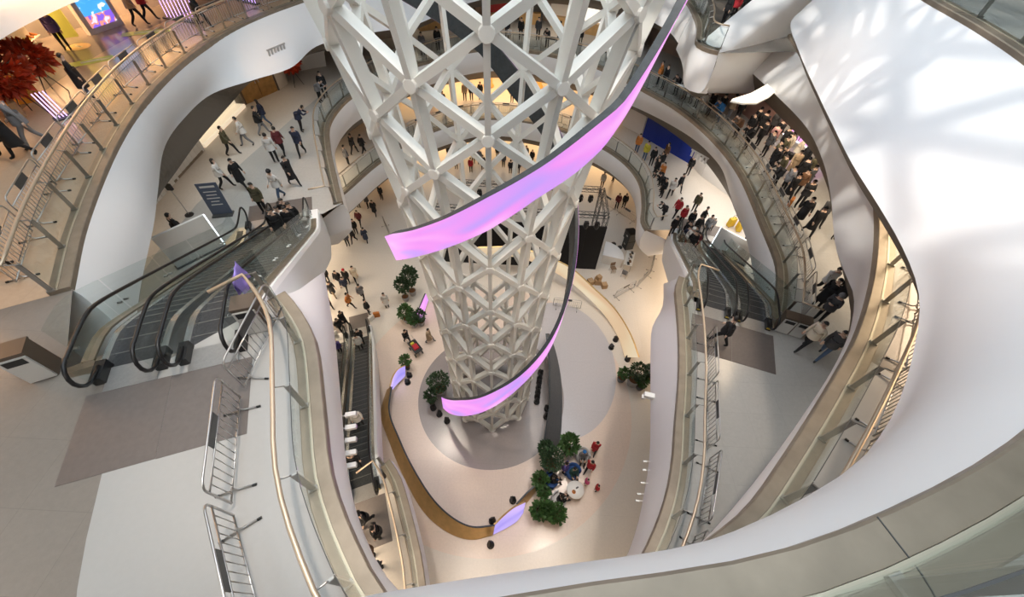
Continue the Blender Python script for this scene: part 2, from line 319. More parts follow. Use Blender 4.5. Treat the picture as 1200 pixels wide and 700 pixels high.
def strip(P, d0, d1, z, m, label):
    o = MB().grid([[(p.x, p.y, z) for p in offset2(P, d1)], [(p.x, p.y, z) for p in offset2(P, d0)]]).build('floor', m); return struct(o, label)
strip(ED['3N'][:44], .3, 3.9, Z3 + .004, f_white, 'white terrazzo border beside the near balustrade')
strip(resample(ED['3M'][-60:], 60), .3, 4.3, Z3 + .004, floor_mat('lamp_tinted_terrazzo', (.56, .42, .30), 2.4), 'cream terrazzo border along the third level balustrade')  # warm lamp light is mixed into this floor colour
o = MB().add([(x, y, Z2 + .004) for x, y in [(-21, 8), (-15.4, 8), (-15.9, 12.0), (-16.0, 15.6), (-15.4, 20), (-14.6, 25), (-13.4, 31), (-12, 35), (-21, 36)]], [tuple(range(9))]).build('floor', f_cream); struct(o, 'cream terrazzo border before the second level shopfront')

# ---- enclosing walls
def wall(name, pts, z0, z1, m, label, t=.2):
    mb = MB()
    for a, b in zip(pts, pts[1:]): mb.bar((*a, (z0 + z1) / 2), (*b, (z0 + z1) / 2), t, z1 - z0)
    return struct(mb.build(name, m), label)
plaster = mat('warm_plaster', (.66, .60, .52), .6, noise=.03)
tan = mat('tan_wood_panel', (.50, .31, .13), .45, noise=.15, nscale=2)
dim = mat('dim_plaster', (.34, .31, .29), .7)
for k, (a, b) in enumerate(zip(OUT, OUT[1:] + OUT[:1])):  # unseen walls, added to keep sky light from entering sideways
    wall('wall_' + ['near', 'right', 'far', 'left'][k], [a, b], 0, 34, dim, 'unseen outer wall shutting out sky light on the %s side' % ['entrance', 'east', 'north', 'west'][k])

# ================================================================== glass balustrades
def sweep(P, prof):              # prof: (distance outward, z) closed loop
    N = normals2(P); rows = [[(p.x + n.x * d, p.y + n.y * d, z) for p, n in zip(P, N)] for d, z in prof + prof[:1]]
    mb = MB().grid(rows); m = len(P); k = len(prof)
    mb.f.append(tuple(i * m for i in range(k))); mb.f.append(tuple((i + 1) * m - 1 for i in range(k - 1, -1, -1))); mb.mi += [0, 0]
    return mb
pm = MB(); pm.box((.0, 0, .47), (.10, .035, .94)); pm.box((.0, 0, .03), (.16, .09, .05))
POST_ME = pm.mesh('post', post_m)
bm_ = MB(); bm_.tube([(0, 0, .90), (.06, 0, .955), (.14, 0, .975), (.205, 0, 1.01)], .016, 6); bm_.box((.0, 0, .90), (.07, .05, .05))
BRK_ME = bm_.mesh('bracket', post_m)
POST_SIDE = 0.33
def place(o, x, y, z, rz): o.location = (x, y, z); o.rotation_euler = (0, 0, rz)
def balustrade(label, P, z, step=1.7, ret0=True, ret1=True, ends=0):
    root = thing('glass_balustrade', label, 'balustrade', (P[0].x, P[0].y, z)); ox, oy = P[0].x, P[0].y
    Q = [p - P[0] for p in P]; N = normals2(Q); n = len(Q)
    sweep(Q, [(-.02, -.10), (-.02, .10), (.0, .12), (.22, .12), (.22, .105), (.28, .105), (.28, .12), (.43, .12), (.45, .10), (.45, .0)]).build('ledge', bronze, root)
    sweep(Q, [(.225, .106), (.225, .13), (.275, .13), (.275, .106)]).build('glass_channel', groove_m, root)
    G = offset2(Q, .25); L = plen(G); k = max(1, round(L / step)); S = resample(G, k * 6 + 1); SN = normals2(S)
    for i in range(k):
        seg = S[i * 6:(i + 1) * 6 + 1]; mb = MB(); sn = normals2(seg)
        if len(seg) > 1:
            d0 = (seg[1] - seg[0]).normalized() * .012; d1 = (seg[-1] - seg[-2]).normalized() * .012; seg = [seg[0] + d0] + seg[1:-1] + [seg[-1] - d1]
        a = [p - q * .006 for p, q in zip(seg, sn)]; b = [p + q * .006 for p, q in zip(seg, sn)]
        mb.grid([[(p.x, p.y, .125) for p in a], [(p.x, p.y, 1.12) for p in a]]); mb.grid([[(p.x, p.y, 1.12) for p in b], [(p.x, p.y, .125) for p in b]])
        gp = mb.build('glass_panel', glass, root)
        e = MB().grid([[(p.x, p.y, 1.12) for p in a], [(p.x, p.y, 1.12) for p in b]]); e.grid([[(p.x, p.y, 1.12) for p in b], [(p.x, p.y, 1.13) for p in b]]); e.grid([[(p.x, p.y, 1.13) for p in b], [(p.x, p.y, 1.13) for p in a]]); e.grid([[(p.x, p.y, 1.13) for p in a], [(p.x, p.y, 1.12) for p in a]]); e.build('top_edge', dark_plate, gp)
    for i in range(k + 1):
        p, q = S[i * 6], SN[i * 6]; rz = math.atan2(q.y, q.x); c = p + q * (POST_SIDE - .25)
        po = obj('post', POST_ME, root, (c.x, c.y, .12), rz); obj('bracket', BRK_ME, po)
    H = offset2(Q, .54); HN = normals2(Q); pts = [(p.x, p.y, 1.145) for p in H]
    if ret0: p = H[0] + HN[0] * .75; pts = [(p.x, p.y, 1.145)] + pts
    if ret1: p = H[-1] + HN[-1] * .75; pts = pts + [(p.x, p.y, 1.145)]
    MB().tube(pts, .042, 8).build('handrail', rail_m, root, smooth=True)
    return root
def sub(P, a, b, step=.45):      # part of an edge between two distances along it
    L = plen(P); R_ = resample(P, 400); i0, i1 = int(399 * a / L), min(399, int(399 * b / L)); s = R_[i0:i1 + 1]
    return resample(s, max(4, int(plen(s) / step)))
balustrade('glass balustrade with champagne handrail round the near third level, under the broad white edge', ED['3N'], Z3)
balustrade('glass balustrade with champagne handrail sweeping along the third level above the shopfront', ED['3M'], Z3, ret0=False)
balustrade('glass balustrade round the pointed balcony of the third level', ED['3P'], Z3, 1.2, ret0=False, ret1=False)
balustrade('glass balustrade on the second level edge, curving above the blue hoarding to the far shops', ED['2M'], Z2)
balustrade('glass balustrade of the near second level walkway, ending at the escalators', sub(ED['2N'], 2.5, 99), Z2, ret0=False)
balustrade('glass balustrade on the first level edge over the stage', ED['1M'], Z1, ret1=False)
balustrade('glass balustrade round the top landing of the lowest escalators', sub(ED['1N'], 0, 8), Z1, ret1=False)
l4 = balustrade('pale metal ledge and glass balustrade topping the broad white edge', ED['4R'], Z4, ret0=False, ret1=False)
J_ = resample(ED['4R'], 15); JN = normals2(J_)
for p, q in zip(J_[1:-1], JN[1:-1]): a_, b_ = p - ED['4R'][0] + q * -.015, p - ED['4R'][0] + q * .44; MB().bar((a_.x, a_.y, .1215), (b_.x, b_.y, .1215), .008, .006).build('joint', dark_plate, l4)

# ================================================================== crowd barriers
def barrier_proto():
    root = thing('crowd_barrier', 'x', 'barrier'); w, h = 1.05, 1.08; r = .16
    mb = MB(); c = []
    for k in range(5): a = PI + -k * PI / 8; c.append((-w + r + r * math.cos(a), 0, h - r + r * math.sin(a)))
    for k in range(5): a = PI / 2 - k * PI / 8; c.append((w - r + r * math.cos(a), 0, h - r + r * math.sin(a)))
    mb.tube([(-w, 0, .14)] + c + [(w, 0, .14)], .021, 6); mb.tube([(-w, 0, .16), (w, 0, .16)], .018, 6); mb.tube([(-w, 0, .84), (w, 0, .84)], .018, 6)
    mb.build('frame', steel, root, smooth=True)
    bar = MB().tube([(0, 0, .16), (0, 0, .84)], .0095, 5).mesh('bar', steel, True)
    for k in range(13): obj('bar', bar, root, (-w + .15 + k * (2 * w - .3) / 12, 0, 0))
    MB().box((0, 0, .96), (.62, .014, .2)).build('name_plate', dark_plate, root)
    ft = MB(); ft.tube([(0, 0, .2), (0, 0, .1), (0, .05, .05), (0, .3, .025)], .02, 6); ft.tube([(0, 0, .1), (0, -.05, .05), (0, -.3, .025)], .02, 6); ft = ft.mesh('foot', steel, True)
    cap = MB().tube([(0, .27, .028), (0, .34, .028)], .026, 6).mesh('rubber_cap', rubber)
    for x in (-.8, .8): f = obj('foot', ft, root, (x, 0, 0)); obj('rubber_cap', cap, f); obj('rubber_cap', cap, f, rz=PI)
    return root
BARRIER = barrier_proto(); _bu = [False]
def barrier(x, y, z, rz, label, group):
    o = BARRIER if not _bu[0] else copy_tree(BARRIER); _bu[0] = True
    place(o, x, y, z, rz); o['label'] = label; o['group'] = group; return o
def barriers(P, d, z, label, group, jit=.04, pitch=2.16):
    S = offset2(P, d); L = plen(S); k = int(L / pitch); R_ = resample(S, k * 2 + 1)
    for i in range(k):
        p = R_[2 * i + 1]; t = R_[2 * i + 2] - R_[2 * i]
        barrier(p.x, p.y, z, math.atan2(t.y, t.x) + random.uniform(-jit, jit), label, group)
E3M = plen(ED['3M'])
barriers(sub(ED['3M'], E3M - 31, E3M - .6), 1.12, Z3, 'steel crowd barrier with dark plate behind the third level balustrade', 'barriers on the third level')
for (x0, y0), (x1, y1), lb in [((-5.6, 5.75), (-5.52, 3.62), 'steel crowd barrier between the escalator bin and the near handrail'), ((-5.5, 3.4), (-4.72, 1.42), 'steel crowd barrier on the white floor, between two other barriers'), ((-4.6, 1.25), (-3.3, -.4), 'steel crowd barrier farthest from the bin on the white floor')]:
    barrier((x0 + x1) / 2, (y0 + y1) / 2, Z3, math.atan2(y1 - y0, x1 - x0), lb, 'barriers by the white floor')
barriers(sub(ED['3N'], 13.2, 24), 1.0, Z3, 'steel crowd barrier under the overhang of the broad white edge', 'barriers under the broad white edge')
barriers(sub(ED['2N'], 3.0, 14.2), 1.0, Z2, 'steel crowd barrier along the near second level walkway', 'barriers on the second level walkway')
barriers(sub(ED['2M'], .3, 24), 1.0, Z2, 'steel crowd barrier behind the second level balustrade above the blue hoarding', 'barriers above the blue hoarding')
barriers(sub(ED['2M'], 26, 50), 1.0, Z2, 'steel crowd barrier on the far second level behind the tower', 'far barriers on the second level')
barriers(sub(ED['1M'], 12, 32), 1.0, Z1, 'steel crowd barrier on the far first level behind the tower', 'far barriers on the first level')

# ================================================================== lattice tower
def Rz(z): return 2.3 + 1.44 * (max(z, 0) / 21) ** 3.2
TA = math.atan2(-TWR[1], -TWR[0])                            # the column that faces the near walkway
ZN = [0, 2.45, 5.0, 7.45, 10.0, 12.5, 15.0, 17.55, 19.8, 21.95, 24.1, 26.2, 28.2]
NCOL = 16
def tz(u):                                                   # height of half-row u
    i = int(u // 2); return ZN[i] if u % 2 == 0 else (ZN[i] + ZN[i + 1]) / 2
def tp(c, u, dr=0.0):
    z = tz(u); a = TA + c * 2 * PI / NCOL; r = Rz(z) + dr; return Vector((r * math.cos(a), r * math.sin(a), z))
tower = thing('lattice_tower', 'tall white steel lattice tower of triangles standing in the atrium', 'tower', (TWR[0], TWR[1], 0))
UMAX = 2 * (len(ZN) - 1)
for c in range(NCOL):
    a = TA + c * 2 * PI / NCOL; rad = Vector((math.cos(a), math.sin(a), 0))
    us = [u for u in range(c % 2, UMAX + 1, 2)]
    mb = MB()
    for u0, u1 in zip(us, us[1:]): mb.bar(tp(c, u0), tp(c, u1), .13, .30, rad)
    mb.build('column', steelw, tower)
    for u in us:
        p = tp(c, u); n = MB(); q0, q1 = p - rad * .12, p + rad * .19; n.tube([q0, q1 - rad * .015, q1], [.15, .15, .135], 14)
        n.build('node', steelw, tower)
        for s in (-1, 1):
            if u + 1 <= UMAX:
                b = tp(c + s, u + 1); mid = (p + b) / 2; rd = Vector((mid.x, mid.y, 0)).normalized()
                MB().bar(p, b, .17, .26, rd).build('brace', steelw, tower)
# base shoes
for c in range(0, NCOL, 2):
    p = tp(c, 0); MB().lathe([(.24, 0), (.24, .05), (.17, .09), (.17, .2)], 12, (p.x, p.y, 0)).build('foot_plate', steelw, tower)

# ================================================================== LED ribbons
def led_mat(name, base, blue, warm=None, strength=1.0, scale=.6):
    m = bpy.data.materials.new(name); m.use_nodes = True; nt = m.node_tree; b = nt.nodes['Principled BSDF']; L = nt.links.new
    tc = nt.nodes.new('ShaderNodeTexCoord'); mp = nt.nodes.new('ShaderNodeMapping'); mp.inputs['Scale'].default_value = (.20, .75, 1); mp.inputs['Rotation'].default_value = (0, 0, .5)
    nz = nt.nodes.new('ShaderNodeTexNoise'); nz.inputs['Scale'].default_value = scale; nz.inputs['Detail'].default_value = 1.2; nz.inputs['Distortion'].default_value = .8
    r = nt.nodes.new('ShaderNodeValToRGB'); e = r.color_ramp.elements
    e[0].position = .30; e[0].color = (*blue, 1); e[1].position = .46; e[1].color = (*base, 1)
    if warm: w = e.new(.62); w.color = (*warm, 1); w2 = e.new(.8); w2.color = (*base, 1)
    L(tc.outputs['UV'], mp.inputs[0]); L(mp.outputs[0], nz.inputs['Vector']); L(nz.outputs['Fac'], r.inputs[0]); L(r.outputs[0], b.inputs['Emission Color'])
    b.inputs['Emission Strength'].default_value = strength; b.inputs['Base Color'].default_value = (.02, .02, .02, 1); b.inputs['Roughness'].default_value = .4
    return m
led_pink = led_mat('screen_pink', (.66, .23, .68), (.36, .26, .71), (.74, .36, .71), 1.0, 1.3)
led_violet = led_mat('screen_violet', (.38, .30, .70), (.14, .13, .62), (.58, .42, .72), 1.0, .9)
led_cream = led_mat('screen_cream', (.60, .47, .30), (.54, .34, .20), (.63, .53, .38), .9, .7)
ribbon_back = mat('ribbon_grey_back', (.075, .085, .095), .45, .3, noise=.15, nscale=8)
ribbon_gold = mat('ribbon_gold_back', (.60, .40, .17), .36, .5, noise=.1, nscale=3)
def ribbon(label, top, bot, face, back, thick=.14, n=90, flip=False, seams=True):
    T = resample(catmull([Vector(p) for p in top]), n); B = resample(catmull([Vector(p) for p in bot]), n)
    o0 = T[0].copy(); o0.z = min(B[0].z, T[0].z); root = thing('led_ribbon', label, 'screen', o0); T = [p - o0 for p in T]; B = [p - o0 for p in B]
    N = []
    for i in range(n):
        t = (T[min(i + 1, n - 1)] - T[max(i - 1, 0)]); d = (T[i] - B[i]); q = t.cross(d).normalized(); N.append(-q if flip else q)
    f = MB().grid([B, T]); me = f.mesh('screen_face', face, True); uv = me.uv_layers.new(); L = [0]
    for a, b in zip(T, T[1:]): L.append(L[-1] + (b - a).length)
    for p in me.polygons:
        for li in p.loop_indices: vi = me.loops[li].vertex_index; uv.data[li].uv = (L[vi % n], 0 if vi < n else 1)
    obj('screen_face', me, root)
    T1 = [p - q * thick for p, q in zip(T, N)]; B1 = [p - q * thick for p, q in zip(B, N)]; e = .01
    Tf = [p - q * e for p, q in zip(T, N)]; Bf = [p - q * e for p, q in zip(B, N)]
    sh = MB().grid([T1, B1]); sh.grid([Tf, T1]); sh.grid([B1, Bf])
    for i in (0, n - 1): sh.add([Tf[i], T1[i], B1[i], Bf[i]], [(0, 1, 2, 3)])
    sh.build('back_shell', back, root, smooth=False)
    if seams:
        k = max(2, int(L[-1] / 1.0))
        for j in range(1, k):
            i = int(j * (n - 1) / k); MB().bar(T1[i], B1[i], .02, .02, N[i]).build('seam', dark_plate, root)
    return root
def cyl(theta, r, z): a = TA + math.radians(theta); return Vector((TWR[0] + r * math.cos(a), TWR[1] + r * math.sin(a), z))
def hit(px, py, dr, far=False):                              # survey point on the cylinder just outside the lattice
    d = (RW @ Vector((px - 600, py - 350, FPX))).normalized(); best = None; prev = None; z = None; t = 3.0; hits = []; mn = (9, 0)
    while t < 40:
        p = Vector((0, 0, CZ)) + d * t; q = math.hypot(p.x - TWR[0], p.y - TWR[1]) - (Rz(p.z) + dr)
        if abs(q) < mn[0]: mn = (abs(q), t)
        if prev is not None and prev * q < 0: hits.append(t)
        prev = q; t += .02
    if not hits: t = mn[1]
    else: t = hits[-1] if far else hits[0]
    return Vector((0, 0, CZ)) + d * t
def helix(tab, dr, n=80):
    out = []
    T = [t for t, _ in tab]
    for i in range(n):
        th = T[0] + (T[-1] - T[0]) * i / (n - 1); j = max(0, min(len(tab) - 2, sum(1 for t in T if t <= th) - 1))
        (t0, z0), (t1, z1) = tab[j], tab[j + 1]; z = z0 + (z1 - z0) * (th - t0) / (t1 - t0); out.append(cyl(th, Rz(z) + dr - (max(0, min(.4, (th - 34) * .018)) if z > 19 and th < 140 else 0), z))
    return out
R1T = [(-61, 15.5), (-45, 16.45), (-30, 17.2), (-15, 18.0), (0, 18.87), (15, 19.65), (27, 20.35), (36, 20.8), (44, 21.5), (52, 22.3), (62, 23.2), (80, 24.6), (100, 25.9), (130, 27.4)]
R1B = [(-57, 14.6), (-45, 15.3), (-30, 16.15), (-15, 16.95), (0, 17.75), (15, 18.7), (27, 19.25), (36, 19.8), (44, 20.3), (52, 21.2), (62, 22.1), (80, 23.5), (100, 24.8), (130, 26.3)]
ribbon('long curved pink screen ribbon winding round the upper lattice tower', helix(R1T, 1.0), helix(R1B, 1.0), led_pink, ribbon_back, .16)
R2T = [(-58, 3.5), (-45, 4.4), (-28, 5.55), (-11.5, 6.4), (5, 7.4), (21, 8.2), (35.5, 9.0), (48, 9.65), (58, 10.3), (70, 11.2), (90, 12.9), (110, 14.6), (124, 15.8), (144, 17.1), (158, 17.85), (168, 18.5), (176, 19.05), (184, 19.6), (200, 20.4), (220, 21.5)]
R2B = [(-62, 1.6), (-45, 2.5), (-28, 3.55), (-11.5, 4.6), (5, 5.75), (21, 6.95), (35.5, 7.85), (48, 8.45), (58, 9.1), (70, 10.0), (90, 11.7), (110, 13.5), (124, 14.8), (144, 16.1), (158, 16.9), (168, 17.5), (176, 18.15), (184, 18.75), (200, 19.6), (220, 20.6)]
ribbon('curved pink screen ribbon circling the lower tower with dark back seen through the lattice', helix(R2T, 1.0, 110), helix(R2B, 1.0, 110), led_pink, ribbon_back, .16, 110)
def r3(pts, z): return [Vector((*at(x, y, z), z)) for x, y in pts]
def r3z(pts): return [Vector((*at(x, y, z), z)) for x, y, z in pts]
ribbon('low gold backed ribbon curving over the beige floor before the tower', r3([(458, 453), (455, 482), (466, 513), (483, 549), (510, 590), (536, 612), (555, 619), (580, 617)], .95),
       r3([(453, 457), (446, 485), (456, 518), (472, 557), (497, 601), (526, 625), (552, 633), (577, 628)], .06), ribbon_gold, ribbon_back, .1, 60, seams=False)
ribbon('small violet screen end of the gold ribbon near the lowest escalators', r3([(475, 429), (467, 433), (461, 442), (458, 453)], 1.2), r3([(475, 441), (469, 447), (464, 452), (460, 457)], .25), led_violet, ribbon_gold, .1, 16, flip=True, seams=False)
ribbon('violet screen end of the gold ribbon beside the clump of potted plants', r3([(580, 616), (590, 606), (602, 596), (616, 589)], 1.0), r3([(578, 627), (594, 619), (606, 611), (613, 602)], .1), led_violet, ribbon_gold, .1, 20, seams=False)
ribbon('gold tip of the floor ribbon touching the potted plants', r3([(606, 592), (617, 580), (627, 571)], .9), r3([(616, 591), (623, 583), (629, 575)], .12), ribbon_gold, ribbon_back, .1, 14, seams=False)
ribbon('dark backed ribbon standing on the floor behind the leafy plants', r3z([(641, 391, 2.4), (644, 420, 1.9), (645, 450, 1.7), (645, 475, 1.5), (641, 500, 1.5), (638, 520, 1.4)]),
       r3z([(644, 391, .3), (651, 411, .12), (657, 440, .08), (659, 470, .08), (658, 500, .08), (656, 524, .08)]), ribbon_back, ribbon_back, .1, 40, flip=True)
ribbon('wide cream lit screen ribbon arching across the floor beside the stage', r3z([(560, 291, 3.2), (608, 291, 3.0), (630, 298, 2.8), (666, 313, 2.4), (696, 339, 2.0), (721, 364, 1.7), (739, 394, 1.5), (748, 419, 1.4)]),
       r3z([(556, 301, 1.4), (600, 301, 1.3), (626, 308, 1.1), (661, 326, .8), (687, 347, .5), (711, 373, .3), (726, 399, .15), (732, 419, .1)]), led_cream, ribbon_gold, .12, 60, seams=False)
ribbon('short pink screen end glowing beside the potted fig trees', r3([(499, 344), (494, 356), (489, 368)], 1.1), r3([(502, 352), (498, 364), (493, 376)], .15), led_pink, ribbon_back, .1, 14, flip=True, seams=False)

# ================================================================== roof with its skylight
SK = (-1.0, 12.0); SRX, SRY = 14.5, 19.5
m_roof = mat('roof_white', (.78, .78, .77), .6)
Hc = [(SK[0] + SRX * math.cos(-2 * PI * k / 72), SK[1] + SRY * math.sin(-2 * PI * k / 72)) for k in range(72)]
plate(Hc, 33.0, 'ceiling', m_roof, 'white roof over the atrium with an oval skylight')
rb = MB()                                                    # triangular skylight grid
def inside(x, y): return ((x - SK[0]) / SRX) ** 2 + ((y - SK[1]) / SRY) ** 2 < 1.02
S_ = 4.6
for ang in (0, PI / 3, -PI / 3):
    dx, dy = math.cos(ang), math.sin(ang)
    for k in range(-7, 8):
        ox, oy = SK[0] - dy * k * S_ * .866, SK[1] + dx * k * S_ * .866; run = [t * .4 for t in range(-60, 61) if inside(ox + dx * t * .4, oy + dy * t * .4)]
        if len(run) > 3: rb.bar((ox + dx * run[0], oy + dy * run[0], 33.1), (ox + dx * run[-1], oy + dy * run[-1], 33.1), .34, .5)
struct(rb.build('trim_9', steelw), 'white triangular beams of the oval skylight')

# ================================================================== escalators
step_m = mat('escalator_step', (.060, .062, .066), .42, .5, noise=.2, nscale=14)
comb_m = mat('comb_plate', (.40, .39, .38), .35, .6, noise=.06, nscale=20)
landing_m = mat('landing_plate', (.165, .143, .132), .45, .2, noise=.06, nscale=9)
deck_m = mat('silver_deck', (.58, .58, .58), .25, .85)
yellow = mat('yellow_mark', (.75, .55, .05), .5)
TAN30 = math.tan(PI / 6)
class Esc:
    def __init__(s, H, f0=1.05, f1=1.05): s.H = H; s.run = H / TAN30; s.f0 = f0; s.f1 = f1; s.X = f0 + s.run + f1
    def z(s, x):                                             # walking surface, eased at both ends
        def soft(t, k=.35): return .5 * (t + math.sqrt(t * t + k * k)) - .0
        return -TAN30 * (soft(x - s.f0) - soft(x - s.f0 - s.run))
    def line(s, x0, x1, dz, n=40): return [(x0 + (x1 - x0) * k / n, s.z(x0 + (x1 - x0) * k / n) + dz) for k in range(n + 1)]
SHARED = {}
def escalator(label, T, z, ang, H, w=1.0, group=None):
    e = Esc(H); root = thing('escalator', label, 'escalator', (*T, z), ang, group); key = round(H, 2)
    if key not in SHARED:
        D = {}
        tr = MB(); tr.box((0, 0, -.1), (.40, w, .2)); 
        D['step'] = tr.mesh('step', step_m)
        D['edge'] = MB().box((.195, 0, .004), (.02, w, .012)).mesh('tread_edge', mat('step_edge', (.16, .16, .15), .5))
        for s in (-1, 1):
            y = s * (w / 2 + .07); rows = lambda pts, yy: [(x, yy, zz) for x, zz in pts]
            lo = e.line(-.1, e.X + .1, -.32); hi = e.line(-.1, e.X + .1, .14)
            dk = MB(); y0, y1 = y - .07, y + .07
            dk.grid([rows(lo, y0), rows(hi, y0), rows(hi, y1), rows(lo, y1)]); D['deck', s] = dk.mesh('deck', deck_m)
            hp = []                                          # handrail with a newel loop at each end
            for k in range(9): a = -PI / 2 - k * PI / 8; hp.append((-.32 + .36 * math.cos(a), y, .60 + .36 * math.sin(a)))
            hp += [(x, y, zz) for x, zz in e.line(-.25, e.X + .25, .96, 60)]
            zb = e.z(e.X + .3)
            for k in range(9): a = PI / 2 - k * PI / 8; hp.append((e.X + .32 + .36 * math.cos(a), y, zb + .60 + .36 * math.sin(a)))
            hp = [(hp[0][0] + .3, y, hp[0][2] - .02)] + hp + [(hp[-1][0] - .3, y, hp[-1][2] - .02)]
            D['rail', s] = MB().tube(hp, .042, 6).mesh('handrail', rubber, True)
            D['nb', s] = MB().box((-.12, y, .08), (.5, .2, .3), mi=0).box((e.X + .12, y, zb + .08), (.5, .2, .3)).mesh('newel_base', black)
            k = 6; seg = []
            for i in range(k):
                xa, xb = -.5 + i * (e.X + 1) / k, -.5 + (i + 1) * (e.X + 1) / k
                l0 = e.line(xa + .01, xb - .01, .14, 10); l1 = e.line(xa + .01, xb - .01, .94, 10)
                g_ = MB(); g_.grid([rows(l0, y), rows(l1, y)]); seg.append(g_.mesh('glass_panel', clear_glass))
            D['glass', s] = seg
        D['comb0'] = MB().box((-.28, 0, .006), (.6, w, .03)).mesh('comb_plate', comb_m); D['comb1'] = MB().box((e.X + .28, 0, e.z(e.X + 1) + .006), (.6, w, .03)).mesh('comb_plate', comb_m)
        D['land0'] = MB().box((-1.5, 0, .004), (1.85, w + .575, .016)).mesh('landing_plate', landing_m); D['land1'] = MB().box((e.X + 1.2, 0, e.z(e.X + 1) + .004), (1.25, w + .36, .016)).mesh('landing_plate', landing_m)
        u0 = e.line(-.6, e.X + .6, -.34); u1 = e.line(-.6, e.X + .6, -1.25); hw = w / 2 + .14
        t = MB(); t.grid([[(x, -hw, q) for x, q in u0], [(x, -hw, q) for x, q in u1], [(x, hw, q) for x, q in u1], [(x, hw, q) for x, q in u0], [(x, -hw, q) for x, q in u0]])
        D['truss'] = t.mesh('truss_casing', mat('casing_grey', (.55, .55, .56), .45))
        SHARED[key] = D
    D = SHARED[key]
    nst = int((e.X - .1) / .405)
    for i in range(nst):
        x = .22 + i * .405; zz = e.z(x)
        st = obj('step', D['step'], root, (x, 0, zz)); obj('tread_edge', D['edge'], st)
    for s in (-1, 1):
        d = obj('deck', D['deck', s], root); obj('handrail', D['rail', s], root)
        for gme in D['glass', s]: obj('glass_panel', gme, root)
        y = s * (w / 2 + .07)
        for x, zq in ((-.12, 0), (e.X + .12, e.z(e.X + .3))):
            nb = MB().box((x, y, zq + .10), (.5, .2, .24)).build('newel_base', black, root)
            if H > 5.1: MB().box((x + (-.24 if x < 0 else .24), y, zq + .12), (.03, .16, .07)).build('yellow_mark', yellow, nb)
    for k in ('comb0', 'comb1'): obj('comb_plate', D[k], root)
    for k in ('land0', 'land1'): obj('landing_plate', D[k], root)
    obj('truss_casing', D['truss'], root)
    return root, e
def side_wall(name, label, A, dirv, z, e, lat, drop=1.75, back=.35, x0=-.2, x1=None, flipy=1):
    # white cladding beside a flight of escalators
    x1 = e.X + .5 if x1 is None else x1; d = Vector((dirv[0], dirv[1])).normalized(); nrm = Vector((d.y, -d.x)) * flipy
    pts = e.line(x0, x1, 0, 30); rows = []
    for off, dz in ((-back, .16), (0, .16), (.05, .0), (.06, -drop * .5), (.02, -drop), (-back * 2.5, -drop - .45), (-back * 2.5, 0)):
        r = []
        for x, q in pts: p = Vector(A) + d * x + nrm * (lat + off); r.append((p.x, p.y, z + q + dz))
        rows.append(r)
    return struct(MB().grid(rows).build(name, white, smooth=False), label)
def glass_screen(label, A, dirv, z, e, lat, flipy=1, x0=.2, x1=None, n=6, h=1.15):
    x1 = e.X - .3 if x1 is None else x1; d = Vector((dirv[0], dirv[1])).normalized(); nrm = Vector((d.y, -d.x)) * flipy
    p0 = Vector(A) + nrm * lat; root = thing('glass_screen', label, 'glass screen', (p0.x, p0.y, z), math.atan2(d.y, d.x))
    cap = e.line(x0, x1, .16, 30); MB().grid([[(x, -.12, q) for x, q in cap], [(x, -.12, q + .05) for x, q in cap], [(x, .12, q + .05) for x, q in cap], [(x, .12, q) for x, q in cap]]).build('base_rail', bronze, root)
    for i in range(n):
        a, b = x0 + (x1 - x0) * i / n + .02, x0 + (x1 - x0) * (i + 1) / n - .02; l0 = e.line(a, b, .2, 6); l1 = e.line(a, b, .2 + h, 6)
        MB().grid([[(x, -.006, q) for x, q in l0], [(x, -.006, q) for x, q in l1], [(x, .006, q) for x, q in l1], [(x, .006, q) for x, q in l0]]).build('glass_panel', glass, root)
        for xx in (a + .1, b - .1):
            q = e.z(xx); MB().tube([(xx, -.05, q + .55), (xx, .05, q + .55)], .03, 8).build('glass_clamp', steel, root)
    return root
dL = Vector((-.36, .933)); aL = math.atan2(dL.y, dL.x)
_, eL = escalator('escalator beside the third level arc, its top landing next to the bin', (-8.2, 4.12), Z3, aL, Z3 - Z2)
escalator('escalator with a lilac cloth tied on its handrail, beside the white floor', (-6.72, 4.68), Z3, aL, Z3 - Z2)
side_wall('trim_10', 'white sloping side of the escalators between third and second level', (-6.72, 4.68), dL, Z3, eL, .98, x0=.9)
glass_screen('glass screen with clamps along the escalators down from the third level, over white cladding', (-6.72, 4.68), dL, Z3, eL, .78)
glass_screen('glass screen with clamps between the third level arc and the escalators', (-8.2, 4.12), dL, Z3, eL, .85, flipy=-1, n=5)
dR = Vector((.30, .954)); aR = math.atan2(dR.y, dR.x)
_, eR = escalator('escalator crowded with riders at its foot, next to the near second level walkway', (8.45, 10.62), Z2, aR, Z2 - Z1)
escalator('escalator beside the double bin on the second level', (9.962, 10.145), Z2, aR, Z2 - Z1)
side_wall('trim_11', 'white sloping side of the escalators between second and first level', (8.45, 10.62), dR, Z2, eR, .98, flipy=-1, x0=.9)
glass_screen('glass screen with clamps along the escalators above the stage', (8.45, 10.62), dR, Z2, eR, .78, flipy=-1)
glass_screen('glass screen with clamps between the second level arc and the escalators', (9.962, 10.145), dR, Z2, eR, .85, n=5)
dG = Vector((-.39, .921)); aG = math.atan2(dG.y, dG.x)
_, eG = escalator('escalator rising from the ground floor beside the gold ribbon', (-5.85, 4.25), Z1, aG, Z1)
escalator('escalator rising from the ground floor under the white slab edge', (-7.314, 3.63), Z1, aG, Z1)
side_wall('trim_12', 'white side of the lowest escalators', (-5.85, 4.25), dG, Z1, eG, .75, drop=1.0, back=.12)
dP = Vector((-.83, -.56)); aP = math.atan2(dP.y, dP.x)
_, eP = escalator('escalator coming down to the pointed balcony', (21.3, 33.5), Z4, aP, Z4 - Z3)
rows = []                                                    # white hull below it
